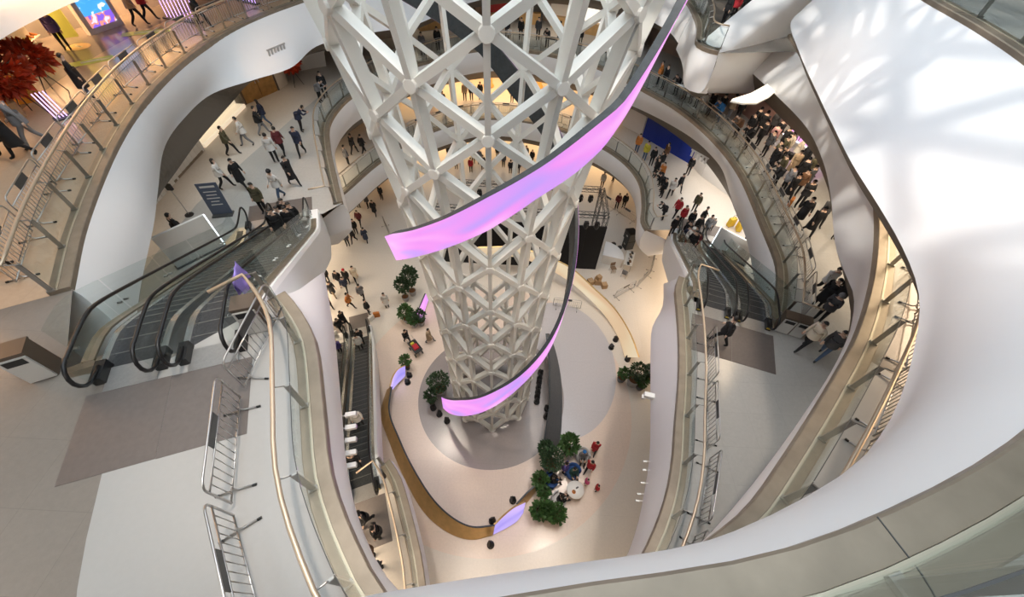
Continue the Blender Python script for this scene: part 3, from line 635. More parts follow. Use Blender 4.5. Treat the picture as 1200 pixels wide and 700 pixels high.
for off, kz in ((1.6, 0), (.0, 0), (-.10, .10), (-.16, .3), (-.16, .55), (-.08, .8), (.05, .93), (.35, 1.0), (1.9, 1.03)):
    r = []
    for k in range(25):
        u = k / 24; x_, y_ = 10.45 + 9.0 * u, 24.48 + 6.07 * u; zt = Z3 + .12 + max(0, u * 10.85 - .8) * .50; zbm = 14.05 - 1.5 * min(1, u * 1.5)
        r.append((x_ - .56 * off, y_ + .83 * off, zt + (zbm - zt) * kz))
    rows.append(r)
struct(MB().grid(rows).build('trim_13', white, smooth=True), 'white hull of the escalator above the pointed balcony')

# ================================================================== people
SKIN = mat('skin', (.62, .42, .31), .55)
HAIR = mat('dark_hair', (.012, .010, .009), .55)
EYE = mat('eye_dark', (.03, .02, .02), .3)
CL = {}
for k, nm, c in [('k', 'black', (.012, .012, .014)), ('n', 'navy', (.02, .028, .06)), ('g', 'grey', (.20, .20, .21)), ('w', 'white', (.72, .70, .67)), ('r', 'red', (.42, .02, .03)), ('b', 'blue', (.03, .18, .48)),
                 ('j', 'denim', (.06, .10, .17)), ('o', 'orange', (.55, .19, .04)), ('t', 'tan', (.42, .31, .20)), ('y', 'yellow', (.55, .48, .05)), ('m', 'maroon', (.14, .025, .03)), ('p', 'pink', (.62, .10, .25)),
                 ('l', 'olive', (.085, .075, .04)), ('c', 'cream', (.68, .60, .48)), ('v', 'violet', (.11, .08, .28)), ('s', 'dusty pink', (.42, .22, .20)), ('d', 'dark green', (.02, .07, .06)), ('q', 'dark grey', (.06, .06, .065)), ('u', 'brown', (.16, .08, .04))]:
    CL[k] = (nm, mat('cloth_' + nm.replace(' ', '_'), c, .8))
SHOE = mat('shoe_dark', (.02, .02, .02), .5)
def V(*a): return Vector(a)
def pose_joints(kind):
    J = dict(pel=V(0, 0, .93), sp=V(0, 0, 1.12), ch=V(0, 0, 1.32), nk=V(.0, 0, 1.47), h0=V(.02, 0, 1.55), h1=V(.02, 0, 1.63))
    for s, n in ((1, 'L'), (-1, 'R')):
        J['sh' + n] = V(0, .18 * s, 1.39); J['hp' + n] = V(0, .095 * s, .87)
        J['kn' + n] = V(.02, .10 * s, .48); J['an' + n] = V(0, .10 * s, .085); J['to' + n] = V(.13, .115 * s, .04)
        J['el' + n] = V(-.02, .24 * s, 1.12); J['wr' + n] = V(.06, .24 * s, .88)
    if kind in ('walk', 'stride'):
        q = 1 if kind == 'walk' else -1; L, R_ = ('L', 'R') if q > 0 else ('R', 'L'); sl, sr = (1, -1) if q > 0 else (-1, 1)
        J['kn' + L] = V(.20, .10 * sl, .50); J['an' + L] = V(.30, .10 * sl, .09); J['to' + L] = V(.43, .11 * sl, .06)
        J['kn' + R_] = V(-.06, .10 * sr, .49); J['an' + R_] = V(-.30, .10 * sr, .15); J['to' + R_] = V(-.19, .11 * sr, .045)
        J['el' + L] = V(-.13, .22 * sl, 1.14); J['wr' + L] = V(-.12, .23 * sl, .90); J['el' + R_] = V(.06, .23 * sr, 1.12); J['wr' + R_] = V(.22, .21 * sr, .95)
        for k in ('sp', 'ch', 'nk', 'h0', 'h1', 'shL', 'shR', 'elL', 'elR', 'wrL', 'wrR'): J[k] += V(.02 + .02 * (J[k].z - 1), 0, 0)
    if kind in ('phone', 'photo'):
        up = .0 if kind == 'phone' else .28
        for s, n in ((1, 'L'), (-1, 'R')):
            J['el' + n] = V(.06 + up * .3, .23 * s, 1.13 + up * .55); J['wr' + n] = V(.30, .07 * s, 1.24 + up)
        if kind == 'phone': J['h0'] += V(.02, 0, -.005); J['h1'] += V(.05, 0, -.015)
    if kind == 'lean':
        for k, d in (('sp', .08), ('ch', .22), ('nk', .33), ('h0', .40), ('h1', .44), ('shL', .24), ('shR', .24)): J[k] += V(d, 0, -.35 * d)
        for s, n in ((1, 'L'), (-1, 'R')): J['el' + n] = V(.38, .25 * s, 1.10); J['wr' + n] = V(.56, .10 * s, 1.14); J['kn' + n] += V(-.03, 0, 0); J['an' + n] += V(-.08, 0, 0); J['to' + n] += V(-.08, 0, 0)
    if kind == 'sit':
        for k in J: J[k] = J[k] + V(0, 0, -.42) if k[:2] in ('pe', 'sp', 'ch', 'nk', 'h0', 'h1', 'sh', 'el', 'wr') else J[k]
        for s, n in ((1, 'L'), (-1, 'R')):
            J['hp' + n] = V(.03, .10 * s, .49); J['kn' + n] = V(.44, .12 * s, .50); J['an' + n] = V(.50, .12 * s, .085); J['to' + n] = V(.63, .13 * s, .04); J['el' + n] = V(.06, .24 * s, .72); J['wr' + n] = V(.30, .14 * s, .60)
    return J
RAD = dict(pel=(.155, .125), sp=(.15, .12), ch=(.175, .125), nk=(.06, .06), h0=(.078, .082), h1=(.082, .092), sh=(.078, .078), el=(.058, .058), wr=(.04, .04), hp=(.10, .10), kn=(.072, .072), an=(.05, .05), to=(.04, .036))
BONES = [('pel', 'sp'), ('sp', 'ch'), ('ch', 'nk'), ('nk', 'h0'), ('h0', 'h1')] + [(a + s if a not in ('ch', 'pel') else a, b + s) for s in 'LR' for a, b in (('ch', 'sh'), ('sh', 'el'), ('el', 'wr'), ('pel', 'hp'), ('hp', 'kn'), ('kn', 'an'), ('an', 'to'))]
def near_bone(p, J):
    best = None
    for a, b in BONES:
        A, B = J[a], J[b]; d = B - A; t = max(0, min(1, (p - A).dot(d) / d.length_squared)); q = (p - (A + d * t)).length - .5 * RAD.get(a, RAD.get(a[:2]))[0]
        if best is None or q < best[0]: best = (q, a, b, t)
    return best
def body_mesh(kind):
    J = pose_joints(kind); names = list(J); idx = {n: i for i, n in enumerate(names)}
    me = bpy.data.meshes.new('rig'); me.from_pydata([J[n] for n in names], [(idx[a], idx[b]) for a, b in BONES], [])
    o = bpy.data.objects.new('rig', me); COL.objects.link(o); md = o.modifiers.new('s', 'SKIN'); md.use_smooth_shade = True
    for i, n in enumerate(names):
        sv = me.skin_vertices[0].data[i]; sv.radius = RAD.get(n, RAD.get(n[:2])); sv.use_root = (n == 'pel')
    sd = o.modifiers.new('d', 'SUBSURF'); sd.levels = 1; sd.render_levels = 1
    dg = bpy.context.evaluated_depsgraph_get(); out = bpy.data.meshes.new_from_object(o.evaluated_get(dg)); bpy.data.objects.remove(o)
    verts = [v.co.copy() for v in out.vertices]; faces = [tuple(p.vertices) for p in out.polygons]; mi = []
    for p in out.polygons:
        q, a, b, t = near_bone(p.center, J)
        if b in ('h0', 'h1') or (b == 'nk' and t > .75): m = 0
        elif b[:2] == 'wr': m = 0 if t > .95 else 1
        elif b[:2] in ('sp', 'ch', 'nk', 'sh', 'el'): m = 1
        elif b[:2] in ('hp', 'kn', 'an'): m = 2
        else: m = 3
        if a == 'pel' and b == 'sp' and t < .05: m = 2
        mi.append(m)
    mb = MB(); mb.v = [tuple(v) for v in verts]; mb.f = faces; mb.mi = mi
    for s, n in ((1, 'L'), (-1, 'R')):                       # palm, four fingers and a thumb
        w, e = J['wr' + n], J['el' + n]; d = (w - e).normalized(); side = V(0, 1, 0) if abs(d.y) < .8 else V(1, 0, 0); side = (side - d * side.dot(d)).normalized(); nn = d.cross(side).normalized()
        base = w + d * .03
        mb.tube([w + d * .0, base + d * .03, base + d * .07], [.032, .040, .036], 6, mi=0)
        for k in range(4):
            o_ = side * (-.027 + .018 * k); ln = (.060, .072, .068, .052)[k]; curl = -nn * .022
            mb.tube([base + d * .065 + o_, base + d * (.065 + ln * .55) + o_, base + d * (.065 + ln) + o_ + curl], [.0095, .009, .007], 5, mi=0)
        th = side * (.036 if s < 0 else -.036)
        mb.tube([base + d * .015 + th * .8, base + d * .045 + th * 1.5, base + d * .07 + th * 1.6 - nn * .01], [.012, .011, .008], 5, mi=0)
    h = (J['h0'] + J['h1']) / 2; f = .088
    mb.tube([h + V(f - .012, 0, .02), h + V(f + .012, 0, -.012), h + V(f - .01, 0, -.02)], [.008, .014, .010], 5, mi=0)
    for s in (-1, 1):
        mb.lathe([(.004, -.008), (.011, 0), (.004, .008)], 6, tuple(h + V(f - .012, .03 * s, .015)), mi=4)
        mb.tube([h + V(.0, .075 * s, -.01), h + V(-.005, .092 * s, .01), h + V(.0, .078 * s, .03)], [.012, .018, .012], 5, mi=0)
    mb.box(tuple(h + V(f - .012, 0, -.045)), (.012, .045, .008), mi=5)
    m = mb.mesh('person_' + kind, [SKIN, SKIN, SKIN, SHOE, EYE, mat('lip', (.42, .16, .14), .5)], True); return m, J
def hair_mesh(J, long=False):
    h = (J['h0'] + J['h1']) / 2 + V(-.012, 0, .018); vs = []; fs = []; n = 12; rows = 6
    for i in range(rows + 1):
        ph = i / rows * (PI * .60 if not long else PI * .72)
        for k in range(n):
            a = 2 * PI * k / n; r = .100 * math.sin(ph); back = .5 - .5 * math.cos(a); cut = ph if back > .25 else min(ph, PI * .36)
            r = .102 * math.sin(cut); z = .118 * math.cos(cut)
            if long and back > .4 and i >= rows - 1: z -= .12 * (i - rows + 2); r *= 1.05
            vs.append(h + V(r * math.cos(a) * 1.02, r * math.sin(a), z))
        
    for i in range(rows):
        for k in range(n): fs.append((i * n + k, i * n + (k + 1) % n, (i + 1) * n + (k + 1) % n, (i + 1) * n + k))
    return MB().add(vs, fs).mesh('hair', HAIR, True)
def hat_mesh(J):
    h = (J['h0'] + J['h1']) / 2
    return MB().lathe([(.112, -.005), (.114, .03), (.108, .075), (.085, .115), (.045, .138), (.012, .148), (.02, .165), (.004, .18)], 12, tuple(h + V(-.008, 0, .02))).mesh('hat', SKIN, True)
def coat_mesh(J, ln):                                        # skirt of a coat or jacket round the hips
    p = J['pel']; sit = (J['knL'].z > .49 and J['hpL'].z < .6); vs = []; n = 14; rows = 5
    for i in range(rows + 1):
        t = i / rows; z = 1.17 + (p.z - .93) - t * ln
        for k in range(n):
            a = 2 * PI * k / n; w = 1 + .12 * t; vs.append((p.x + .175 * w * math.cos(a) * (1 + .12 * t), .20 * w * math.sin(a), z if not sit else max(z, p.z - .10)))
    fs = [(i * n + k, i * n + (k + 1) % n, (i + 1) * n + (k + 1) % n, (i + 1) * n + k) for i in range(rows) for k in range(n)]
    fs.append(tuple(range(n)))
    return MB().add(vs, fs).mesh('coat', SKIN, True)
POSES = {}
for kind in ('stand', 'walk', 'stride', 'phone', 'photo', 'lean', 'sit'):
    m, J = body_mesh(kind); POSES[kind] = dict(body=m, hair=hair_mesh(J), hairl=hair_mesh(J, True), hat=hat_mesh(J), jacket=coat_mesh(J, .36), coat=coat_mesh(J, .72))
VERB = dict(stand='standing', walk='walking', stride='walking', phone='looking down at something in both hands', photo='holding up a phone', lean='leaning on the rail', sit='sitting')
PEOPLE = []
def person(x, y, z, spec, where, group, head=None):
    # spec: top colour, trouser colour, pose letter, then options  J jacket  C long coat  L long hair  H hat(+colour)  s small
    top, tro, pl = spec[0], spec[1], spec[2]; opt = spec[3:]
    pose = {'s': 'stand', 'w': 'walk', 'x': 'stride', 'p': 'phone', 'f': 'photo', 'l': 'lean', 't': 'sit'}[pl]; D = POSES[pose]
    rz = random.uniform(0, 2 * PI) if head is None else math.radians(head)
    o = obj('person', D['body'], None, (x, y, z), rz); sc = .62 if 's' in opt else random.uniform(.96, 1.04); o.scale = (sc, sc, sc)
    for i, m in ((1, CL[top][1]), (2, CL[tro][1])): o.material_slots[i].link = 'OBJECT'; o.material_slots[i].material = m
    garment = 'coat' if 'C' in opt else 'jacket'
    c = obj(garment, D[garment], o); c.material_slots[0].link = 'OBJECT'; c.material_slots[0].material = CL[top][1]
    hat = ''
    if 'H' in opt:
        hc = opt[opt.index('H') + 1]; q = obj('hat', D['hat'], o); q.material_slots[0].link = 'OBJECT'; q.material_slots[0].material = CL[hc][1]; hat = ' and %s hat' % CL[hc][0]
    else: obj('hair', D['hairl' if 'L' in opt else 'hair'], o)
    lab = '%s in %s %s%s, %s trousers, %s %s' % ('child' if 's' in opt else 'person', CL[top][0], 'long coat' if 'C' in opt else 'jacket', hat, CL[tro][0], {'phone': 'hands together'}.get(pose, VERB[pose]), where)
    if len(lab.split()) > 16: lab = lab.replace(', %s trousers' % CL[tro][0], '')
    if len(lab.split()) > 16: lab = lab.replace('looking down at something in both hands', '').replace('hands together ', '')
    tag(o, lab, 'person', group); PEOPLE.append(o); return o
LEVEL_EDGES = {Z1: [('1M', 1.45), ('1N', 1.0)], Z2: [('2M', 1.5), ('2N', 1.5)], Z3: [('3M', 1.6), ('3N', 1.6), ('3P', 1.0)], 0: []}
SPOTS = []
def clear_of_edge(x, y, z):                                  # keep feet behind the barriers; also tells which way the edge lies
    p = Vector((x, y)); face = None
    for k, dm in LEVEL_EDGES.get(z, []):
        P = ED[k]; i = min(range(len(P)), key=lambda j: (P[j] - p).length_squared)
        if (P[i] - p).length > 3 or i in (0, len(P) - 1): continue
        t = (P[min(i + 1, len(P) - 1)] - P[max(0, i - 1)]).normalized(); n = Vector((t.y, -t.x)); d = (p - P[i]).dot(n); face = -n
        if d < dm: p = p + n * (dm - d)
    return p, face
def crowd(z, where, group, rows):
    for r in rows:
        px, py, spec = r[0], r[1], r[2]; p, face = clear_of_edge(*at(px, py, z), z)
        for it in range(12):
            hits = [q for q, zq in SPOTS if zq == z and (q - p).length < .62]
            if not hits: break
            q = hits[0]; d = p - q; d = d.normalized() if d.length > .01 else Vector((1, 0)); p = q + d * .64 + Vector((d.y, -d.x)) * .05; p, f2 = clear_of_edge(p.x, p.y, z); face = f2 or face
        SPOTS.append((p.copy(), z)); hd = r[3] if len(r) > 3 else None
        if spec[2] == 'l' and face is not None: hd = math.degrees(math.atan2(face.y, face.x))
        person(p.x, p.y, z, spec, where, group, hd)
crowd(Z2, 'before the white shopfront', 'people on the second level left', [(314, 148, 'njxL', 200), (310, 158, 'kgw', 30), (292, 171, 'wgx', 210), (274, 182, 'lkw', 10), (325, 191, 'wks', 110), (334, 182, 'mkw', 100), (356, 182, 'nkx', 280), (346, 217, 'kkwC', 330), (267, 221, 'wkwL', 20), (287, 220, 'kkxC', 340)])
crowd(Z2, 'at the corner by the escalator foot', 'people at the escalator foot', [(332, 234, 'wjwHk', 250), (312, 250, 'lks', 270), (222, 285, 'kks', 60)])
crowd(Z2, 'over the second level corner', 'people at the second level corner', [(371, 153, 'nkl', 345), (377, 120, 'gkl', 330), (381, 116, 'kks', 300)])
crowd(Z1, 'on the first level under the corner', 'people on the first level left', [(427, 181, 'kkw', 60), (416, 181, 'kkx', 70), (409, 194, 'gks', 40)])
crowd(0, 'under the far left slab', 'people on the ground floor far left', [(448, 234, 'kks', 250), (440, 252, 'kkwC', 280), (432, 244, 'qks', 200), (421, 244, 'kks', 90), (423, 264, 'mkw', 270), (418, 274, 'kks', 270), (416, 284, 'kkx', 260), (430, 284, 'nkwC', 100), (410, 288, 'qks', 280)])
crowd(0, 'on the cream floor by the fig trees', 'people on the ground floor left', [(385, 331, 'kks', 300), (399, 334, 'kkw', 280), (404, 333, 'kksHr', 270), (413, 331, 'ckxC', 300), (407, 341, 'nkw', 280), (392, 347, 'qtxC', 330), (387, 361, 'mkwC', 320), (412, 361, 'okx', 10), (426, 351, 'gkw', 110), (433, 368, 'kks', 20), (454, 360, 'wksC', 300), (405, 381, 'kkwCL', 330), (402, 389, 'kkxL', 330)])
crowd(0, 'near the lowest escalator', 'people by the lowest escalator', [(425, 402, 'kkw', 300), (400, 414, 'vksHo', 90), (478, 402, 'kkw', 320), (504, 401, 'tgwC', 0)])
crowd(Z1, 'on the landing above the lowest escalators', 'people on the first level landing', [(432, 612, 'kkx', 250), (424, 622, 'kkw', 260), (446, 668, 'qksL', 120), (447, 628, 'kks', 200), (441, 648, 'uks', 260)])
crowd(0, 'near the lounge chairs', 'people at the lounge chairs', [(695, 529, 'rqwC', 250), (689, 551, 'rkx', 240), (686, 568, 'pcss', 200), (698, 575, 'rkss', 190), (660, 553, 'vks', 330)])
crowd(0, 'on the warm floor behind the stage', 'people behind the stage', [(705, 219, 'wks', 250), (718, 213, 'kks', 200), (722, 244, 'mks', 260), (730, 244, 'kks', 250)])
crowd(Z1, 'beside the blue hoarding', 'people on the first level right', [(745, 179, 'ojs', 240), (754, 188, 'yjs', 230), (762, 194, 'kks', 260), (777, 190, 'uksL', 200), (772, 213, 'okp', 210), (766, 213, 'kks', 200), (770, 224, 'kkl', 190), (764, 230, 'kks', 200), (805, 205, 'kks', 220), (793, 225, 'kkw', 300), (781, 231, 'wkx', 240), (766, 203, 'qkp', 200), (771, 199, 'kks', 180), (758, 216, 'kkl', 190)])
crowd(Z1, 'queuing for the escalator', 'people queuing on the first level', [(760, 255, 'kkl', 190), (790, 254, 'rkw', 220), (812, 248, 'lks', 230), (819, 264, 'kkx', 330), (796, 263, 'rks', 280), (805, 268, 'kksC', 270), (832, 270, 'gkss', 270), (785, 276, 'kks', 280), (866, 296, 'kkw', 280), (812, 276, 'kks', 290), (824, 275, 'gks', 280)])
crowd(Z2, 'in the crowd facing the shop signs', 'people on the second level right', [(879, 155, 'kksC', 20), (872, 162, 'kks', 200), (886, 171, 'kkp', 190), (894, 174, 'sct', 0) if 0 else (894, 174, 'scs', 30), (904, 169, 'kks', 20), (920, 178, 'ggs', 350), (925, 193, 'ckw', 330), (908, 190, 'lks', 200), (913, 186, 'cks', 190), (901, 195, 'lkp', 190), (913, 199, 'kkl', 190), (921, 207, 'tkwC', 250), (946, 205, 'kkw', 300), (905, 213, 'lks', 180), (914, 226, 'gks', 190)])
crowd(Z2, 'in the throng before the pink screens', 'throng before the pink screens', [(893, 183, 'qks', 200), (898, 203, 'kks', 200), (909, 220, 'kkl', 200), (930, 215, 'kks', 60), (936, 225, 'qkw', 280), (927, 226, 'uks', 250), (915, 178, 'kkp', 30), (933, 198, 'kks', 10), (885, 160, 'kks', 40), (899, 160, 'qks', 30), (911, 168, 'wks', 350), (938, 212, 'lkw', 280)])
crowd(Z2, 'on the walkway behind the second level balustrade', 'people on the right walkway', [(919, 234, 'kkwC', 270), (933, 243, 'kkp', 260), (931, 263, 'kkxC', 250), (943, 275, 'kkwC', 260), (955, 263, 'qkw', 260), (975, 280, 'gkss', 270), (956, 344, 'wkw', 260), (955, 359, 'kksC', 200), (977, 354, 'kksC', 220), (956, 376, 'qkpHg', 210), (937, 408, 'ckw', 200), (955, 416, 'qjw', 210)])
crowd(Z2, 'beside the near balustrade', 'people on the near walkway', [(820, 399, 'kkw', 130), (800, 634, 'rks', 170), (822, 632, 'gksHc', 170)])
crowd(Z2, 'over the second level balustrade', 'people leaning on the second level rail', [(786, 113, 'kkl', 200), (793, 119, 'qkl', 200), (800, 123, 'rkl', 205), (807, 127, 'kks', 200), (813, 131, 'wwsL', 210), (819, 137, 'kks', 200), (829, 145, 'bjl', 205), (834, 141, 'kks', 30), (851, 163, 'ukl', 205), (864, 175, 'kkl', 210), (848, 140, 'tgs', 10), (862, 141, 'kks', 30), (776, 104, 'kks', 200), (770, 99, 'oks', 180), (760, 85, 'kks', 150)])
crowd(Z2, 'on the far second level behind the lattice', 'people on the far second level', [(594, 45, 'kks', 270), (597, 48, 'wtss', 270), (610, 47, 'kks', 260), (630, 47, 'qks', 270), (640, 57, 'kkl', 270), (669, 50, 'cks', 240), (680, 50, 'kksC', 270), (520, 63, 'kks', 280), (507, 70, 'gks', 280), (700, 62, 'qks', 250), (655, 52, 'kkw', 180)])
crowd(Z1, 'before the amber shops on the far first level', 'people on the far first level', [(545, 118, 'tksL', 270), (550, 118, 'kks', 90), (563, 117, 'kks', 270), (520, 128, 'kks', 270), (600, 120, 'kks', 250), (625, 124, 'qks', 260), (490, 140, 'kks', 290)])
crowd(0, 'on the far ground floor beyond the stage', 'people on the far ground floor', [(527, 187, 'kks', 270), (552, 202, 'rks', 270), (555, 192, 'wks', 280), (559, 192, 'gks', 270), (566, 199, 'kks', 260), (583, 186, 'kks', 250), (590, 196, 'qks', 270), (598, 204, 'kks', 90), (608, 185, 'mks', 270), (616, 188, 'kks', 270), (623, 192, 'kks', 260), (607, 204, 'kks', 80), (540, 190, 'gks', 270), (535, 198, 'kks', 260), (573, 191, 'wks', 270), (645, 190, 'kks', 250)])
crowd(Z3, 'on the third level by the shops', 'people on the third level', [(108, 115, 'kjsC', 45), (81, 59, 'vks', 300), (166, 31, 'tkw', 20), (178, 25, 'rkw', 30), (252, 35, 'kkw', 10), (50, 172, 'ggw', 220), (33, 184, 'kkxC', 230), (16, 178, 'kkwC', 230), (6, 322, 'kkw', 80)])
crowd(Z3, 'on the pointed balcony', 'people on the pointed balcony', [(846, 30, 'kks', 200), (856, 26, 'rks', 220), (868, 20, 'kks', 230), (862, 8, 'kks', 230), (878, 6, 'rks', 230)])
def rider(lane, d, z0, e, x, spec, where, group, side=0.0, head=0):
    n = Vector((-d.y, d.x)); p = Vector(lane) + d * x + n * side
    i = round((x - .22) / .405); person(p.x, p.y, z0 + e.z(.22 + i * .405), spec, where, group, math.degrees(math.atan2(d.y, d.x)) + head)
for x, sp, sd in ((9.3, 'wks', .2), (9.7, 'kks', -.2), (8.9, 'kks', -.2), (8.1, 'kksC', .1), (10.3, 'kks', .15)): rider((-6.72, 4.68), dL, Z3, eL, x, sp, 'riding the escalator with the lilac cloth', 'riders between third and second level', sd, 180)
for x, sp, sd in ((10.6, 'kks', .2), (10.2, 'gks', -.2), (9.4, 'wrsHw', .1), (8.6, 'mkp', -.15), (7.9, 'kks', .2), (9.8, 'nks', .25)): rider((8.45, 10.62), dR, Z2, eR, x, sp, 'riding the crowded escalator', 'riders between second and first level', sd, 180)
for lane, x, sp, sd in (((-5.85, 4.25), 10.9, 'wks', .1), ((-5.85, 4.25), 3.4, 'wks', .0), ((-5.85, 4.25), .9, 'kks', .1), ((-7.314, 3.63), 2.6, 'cks', .2), ((-7.314, 3.63), .6, 'qks', .2), ((-7.314, 3.63), 10.5, 'kks', .2), ((-7.314, 3.63), 9.2, 'kks', .2)): rider(lane, dG, Z1, eG, x, sp, 'riding the lowest escalators', 'riders on the lowest escalators', sd, 180)

# ================================================================== planting
leaf_m = mat('leaf_green', (.05, .115, .03), .5, noise=.35, nscale=2)
leaf_d = mat('leaf_dark', (.028, .062, .024), .5, noise=.35, nscale=2)
pot_m = mat('grey_pot', (.33, .32, .32), .6, noise=.08)
pot_dark = mat('charcoal_pot', (.10, .10, .105), .55)
soil_m = mat('brown_soil', (.16, .07, .03), .9, noise=.3, nscale=30)
bark_m = mat('bark', (.12, .08, .05), .8)
def foliage(rx, rz, n, size, m, seed, ground=.0):
    rnd = random.Random(seed); mb = MB()
    for i in range(n):
        u, a, r = rnd.uniform(-1, 1), rnd.uniform(0, 2 * PI), rnd.random() ** .33
        c = Vector((rx * r * math.sqrt(1 - u * u) * math.cos(a), rx * r * math.sqrt(1 - u * u) * math.sin(a), rz * r * u))
        d = (c.normalized() + Vector((rnd.uniform(-.6, .6), rnd.uniform(-.6, .6), rnd.uniform(-.3, .7)))).normalized(); s = d.cross(Vector((rnd.uniform(-1, 1), rnd.uniform(-1, 1), 1))).normalized(); L = size * rnd.uniform(.7, 1.3); w = L * .36; up = s.cross(d) * (L * .12)
        mb.add([c, c + d * L * .45 + s * w + up, c + d * L - up * .5, c + d * L * .45 - s * w + up], [(0, 1, 2, 3)])
    return mb
def plant(label, px, py, h, rx, rz, size=.2, n=320, pr=.3, ph=.5, lm=None, pmat=None, seed=1, rnd_leaf=0, z=0.0):
    x, y = at(px, py, z); root = thing('potted_plant', label, 'plant', (x, y, z)); pmat = pmat or pot_m; rx *= .76; rz *= .88; size *= .88
    p = MB().lathe([(pr * .72, 0), (pr * .9, ph * .5), (pr, ph), (pr * .92, ph), (pr * .88, ph - .06)], 18).build('pot', pmat, root, True)
    MB().lathe([(pr * .88, ph - .06), (.02, ph - .03)], 14).build('soil', soil_m, p)
    st = MB(); st.tube([(0, 0, ph - .06), (.02, .01, (h - rz) * .6 + ph * .4), (0, 0, h - rz * .6)], [.035, .03, .02], 6)
    for k in range(4): a = k * 1.7; st.tube([(0, 0, h - rz * 1.1), (rx * .4 * math.cos(a), rx * .4 * math.sin(a), h - rz * .5)], [.02, .01], 5)
    st.build('stem', bark_m, root, True)
    fo = foliage(rx, rz, n, size, None, seed); fo.v = [(a, b, c + h - rz * .55) for a, b, c in fo.v]; tag(fo.build('foliage', lm or leaf_m, root), None, None, None, 'stuff')
    return root
plant('tall fig tree in a grey pot at the top of the clump by the tower', 484, 345, 2.6, .75, 1.0, .26, 420, .3, .5, leaf_d, seed=11)
plant('spreading fig tree beside the low barrier in the clump by the tower', 476, 352, 2.2, .6, .8, .25, 300, .28, .5, leaf_d, seed=12)
plant('leafy fig bush in a grey pot in front of the clump', 478, 377, 1.5, .62, .6, .24, 300, .3, .45, leaf_m, seed=13)
plant('small fig bush in a grey pot between two larger ones', 486, 382, 1.1, .5, .45, .22, 220, .28, .42, leaf_m, seed=14)
plant('bushy potted plant nearest the small pink screen', 494, 380, 1.3, .5, .5, .22, 220, .3, .45, leaf_d, seed=15)
plant('round topped tree in a large grey pot beside the tower foot', 517, 462, 2.1, .85, .7, .17, 620, .42, .8, leaf_d, seed=16)
plant('low leafy plant in a dark pot beside the violet screen end', 478, 432, 1.3, .42, .45, .2, 200, .2, .35, leaf_m, pot_dark, seed=17)
plant('thin leafy plant at the left end of the lower pink ribbon', 507, 474, 1.5, .42, .6, .2, 200, .2, .35, leaf_d, pot_dark, seed=18)
plant('tall leafy plant in a steel pot beside the dark ribbon end', 663, 531, 2.0, .62, .8, .3, 240, .28, .75, leaf_m, steel, seed=19)
plant('round topped tree with brown soil in a wide pale pot', 643, 548, 1.9, .85, .65, .15, 700, .45, .7, leaf_d, seed=20)
plant('dark leafy plant half hidden behind the round topped tree', 638, 534, 1.5, .5, .6, .24, 240, .28, .5, leaf_d, seed=21)
plant('bushy plant between the gold ribbon tip and the blue armchair', 632, 568, 1.1, .55, .5, .22, 280, .26, .45, leaf_m, seed=22)
plant('low bushy plant right at the gold ribbon tip', 636, 581, 1.0, .42, .42, .2, 220, .24, .42, leaf_m, pot_dark, seed=23)
plant('leafy plant in a black pot at the front edge of the clump', 630, 603, 1.25, .55, .5, .22, 300, .27, .45, leaf_m, pot_dark, seed=24)
plant('middle one of the three front leafy plants in black pots', 640, 602, 1.2, .5, .48, .22, 280, .27, .45, leaf_m, pot_dark, seed=25)
plant('leafy plant in a black pot next to the lounge seat', 650, 607, 1.25, .6, .5, .22, 320, .28, .45, leaf_m, pot_dark, seed=26)
plant('dark tree in a large grey pot by the cream ribbon end', 740, 450, 2.1, .72, .75, .16, 560, .42, .75, leaf_d, seed=27)
plant('small leafy plant in a grey pot beside the dark tree', 727, 446, 1.25, .42, .42, .2, 220, .3, .5, leaf_m, pot_dark, seed=28)
plant('small leafy plant in front of the dark tree and the white slab edge', 749, 455, 1.1, .42, .4, .2, 220, .3, .45, leaf_m, pot_dark, seed=29)
plant('dark bush against the white slab edge beside the dark tree', 757, 446, 1.6, .5, .6, .2, 260, .3, .45, leaf_d, pot_dark, seed=30)
# red poinsettia arrangements on tripods
def red_stand(label, px, py, z, h, r, n, seed):
    x, y = at(px, py, z); root = thing('flower_stand', label, 'flowers', (x, y, z))
    for k in range(3): a = k * 2.1 + .4; MB().tube([(0, 0, h * .75), (.42 * math.cos(a), .42 * math.sin(a), .0)], .018, 6).build('leg', black, root)
    f = foliage(r, r * .8, n, .34, None, seed); f.v = [(a, b, c + h) for a, b, c in f.v]; tag(f.build('red_leaves', mat('poinsettia_red', (.50, .055, .012), .55, noise=.6, nscale=1.5), root), 'deep red and orange leaves', None, None, 'stuff')
    w = foliage(r * .9, r * .7, n // 12, .16, None, seed + 1); w.v = [(a, b, c + h + .1) for a, b, c in w.v]; tag(w.build('white_blossoms', mat('blossom', (.7, .62, .55), .6), root), None, None, None, 'stuff')
red_stand('large red leafy flower arrangement on black tripods by the orange box', 42, 134, Z3, 1.4, .72, 460, 40)
red_stand('second red leafy arrangement beside the leaning light tubes', 66, 108, Z3, 1.3, .55, 300, 43)
red_stand('red flower stand near the welcome desk on the second level', 349, 100, Z2, 1.4, .55, 220, 46)

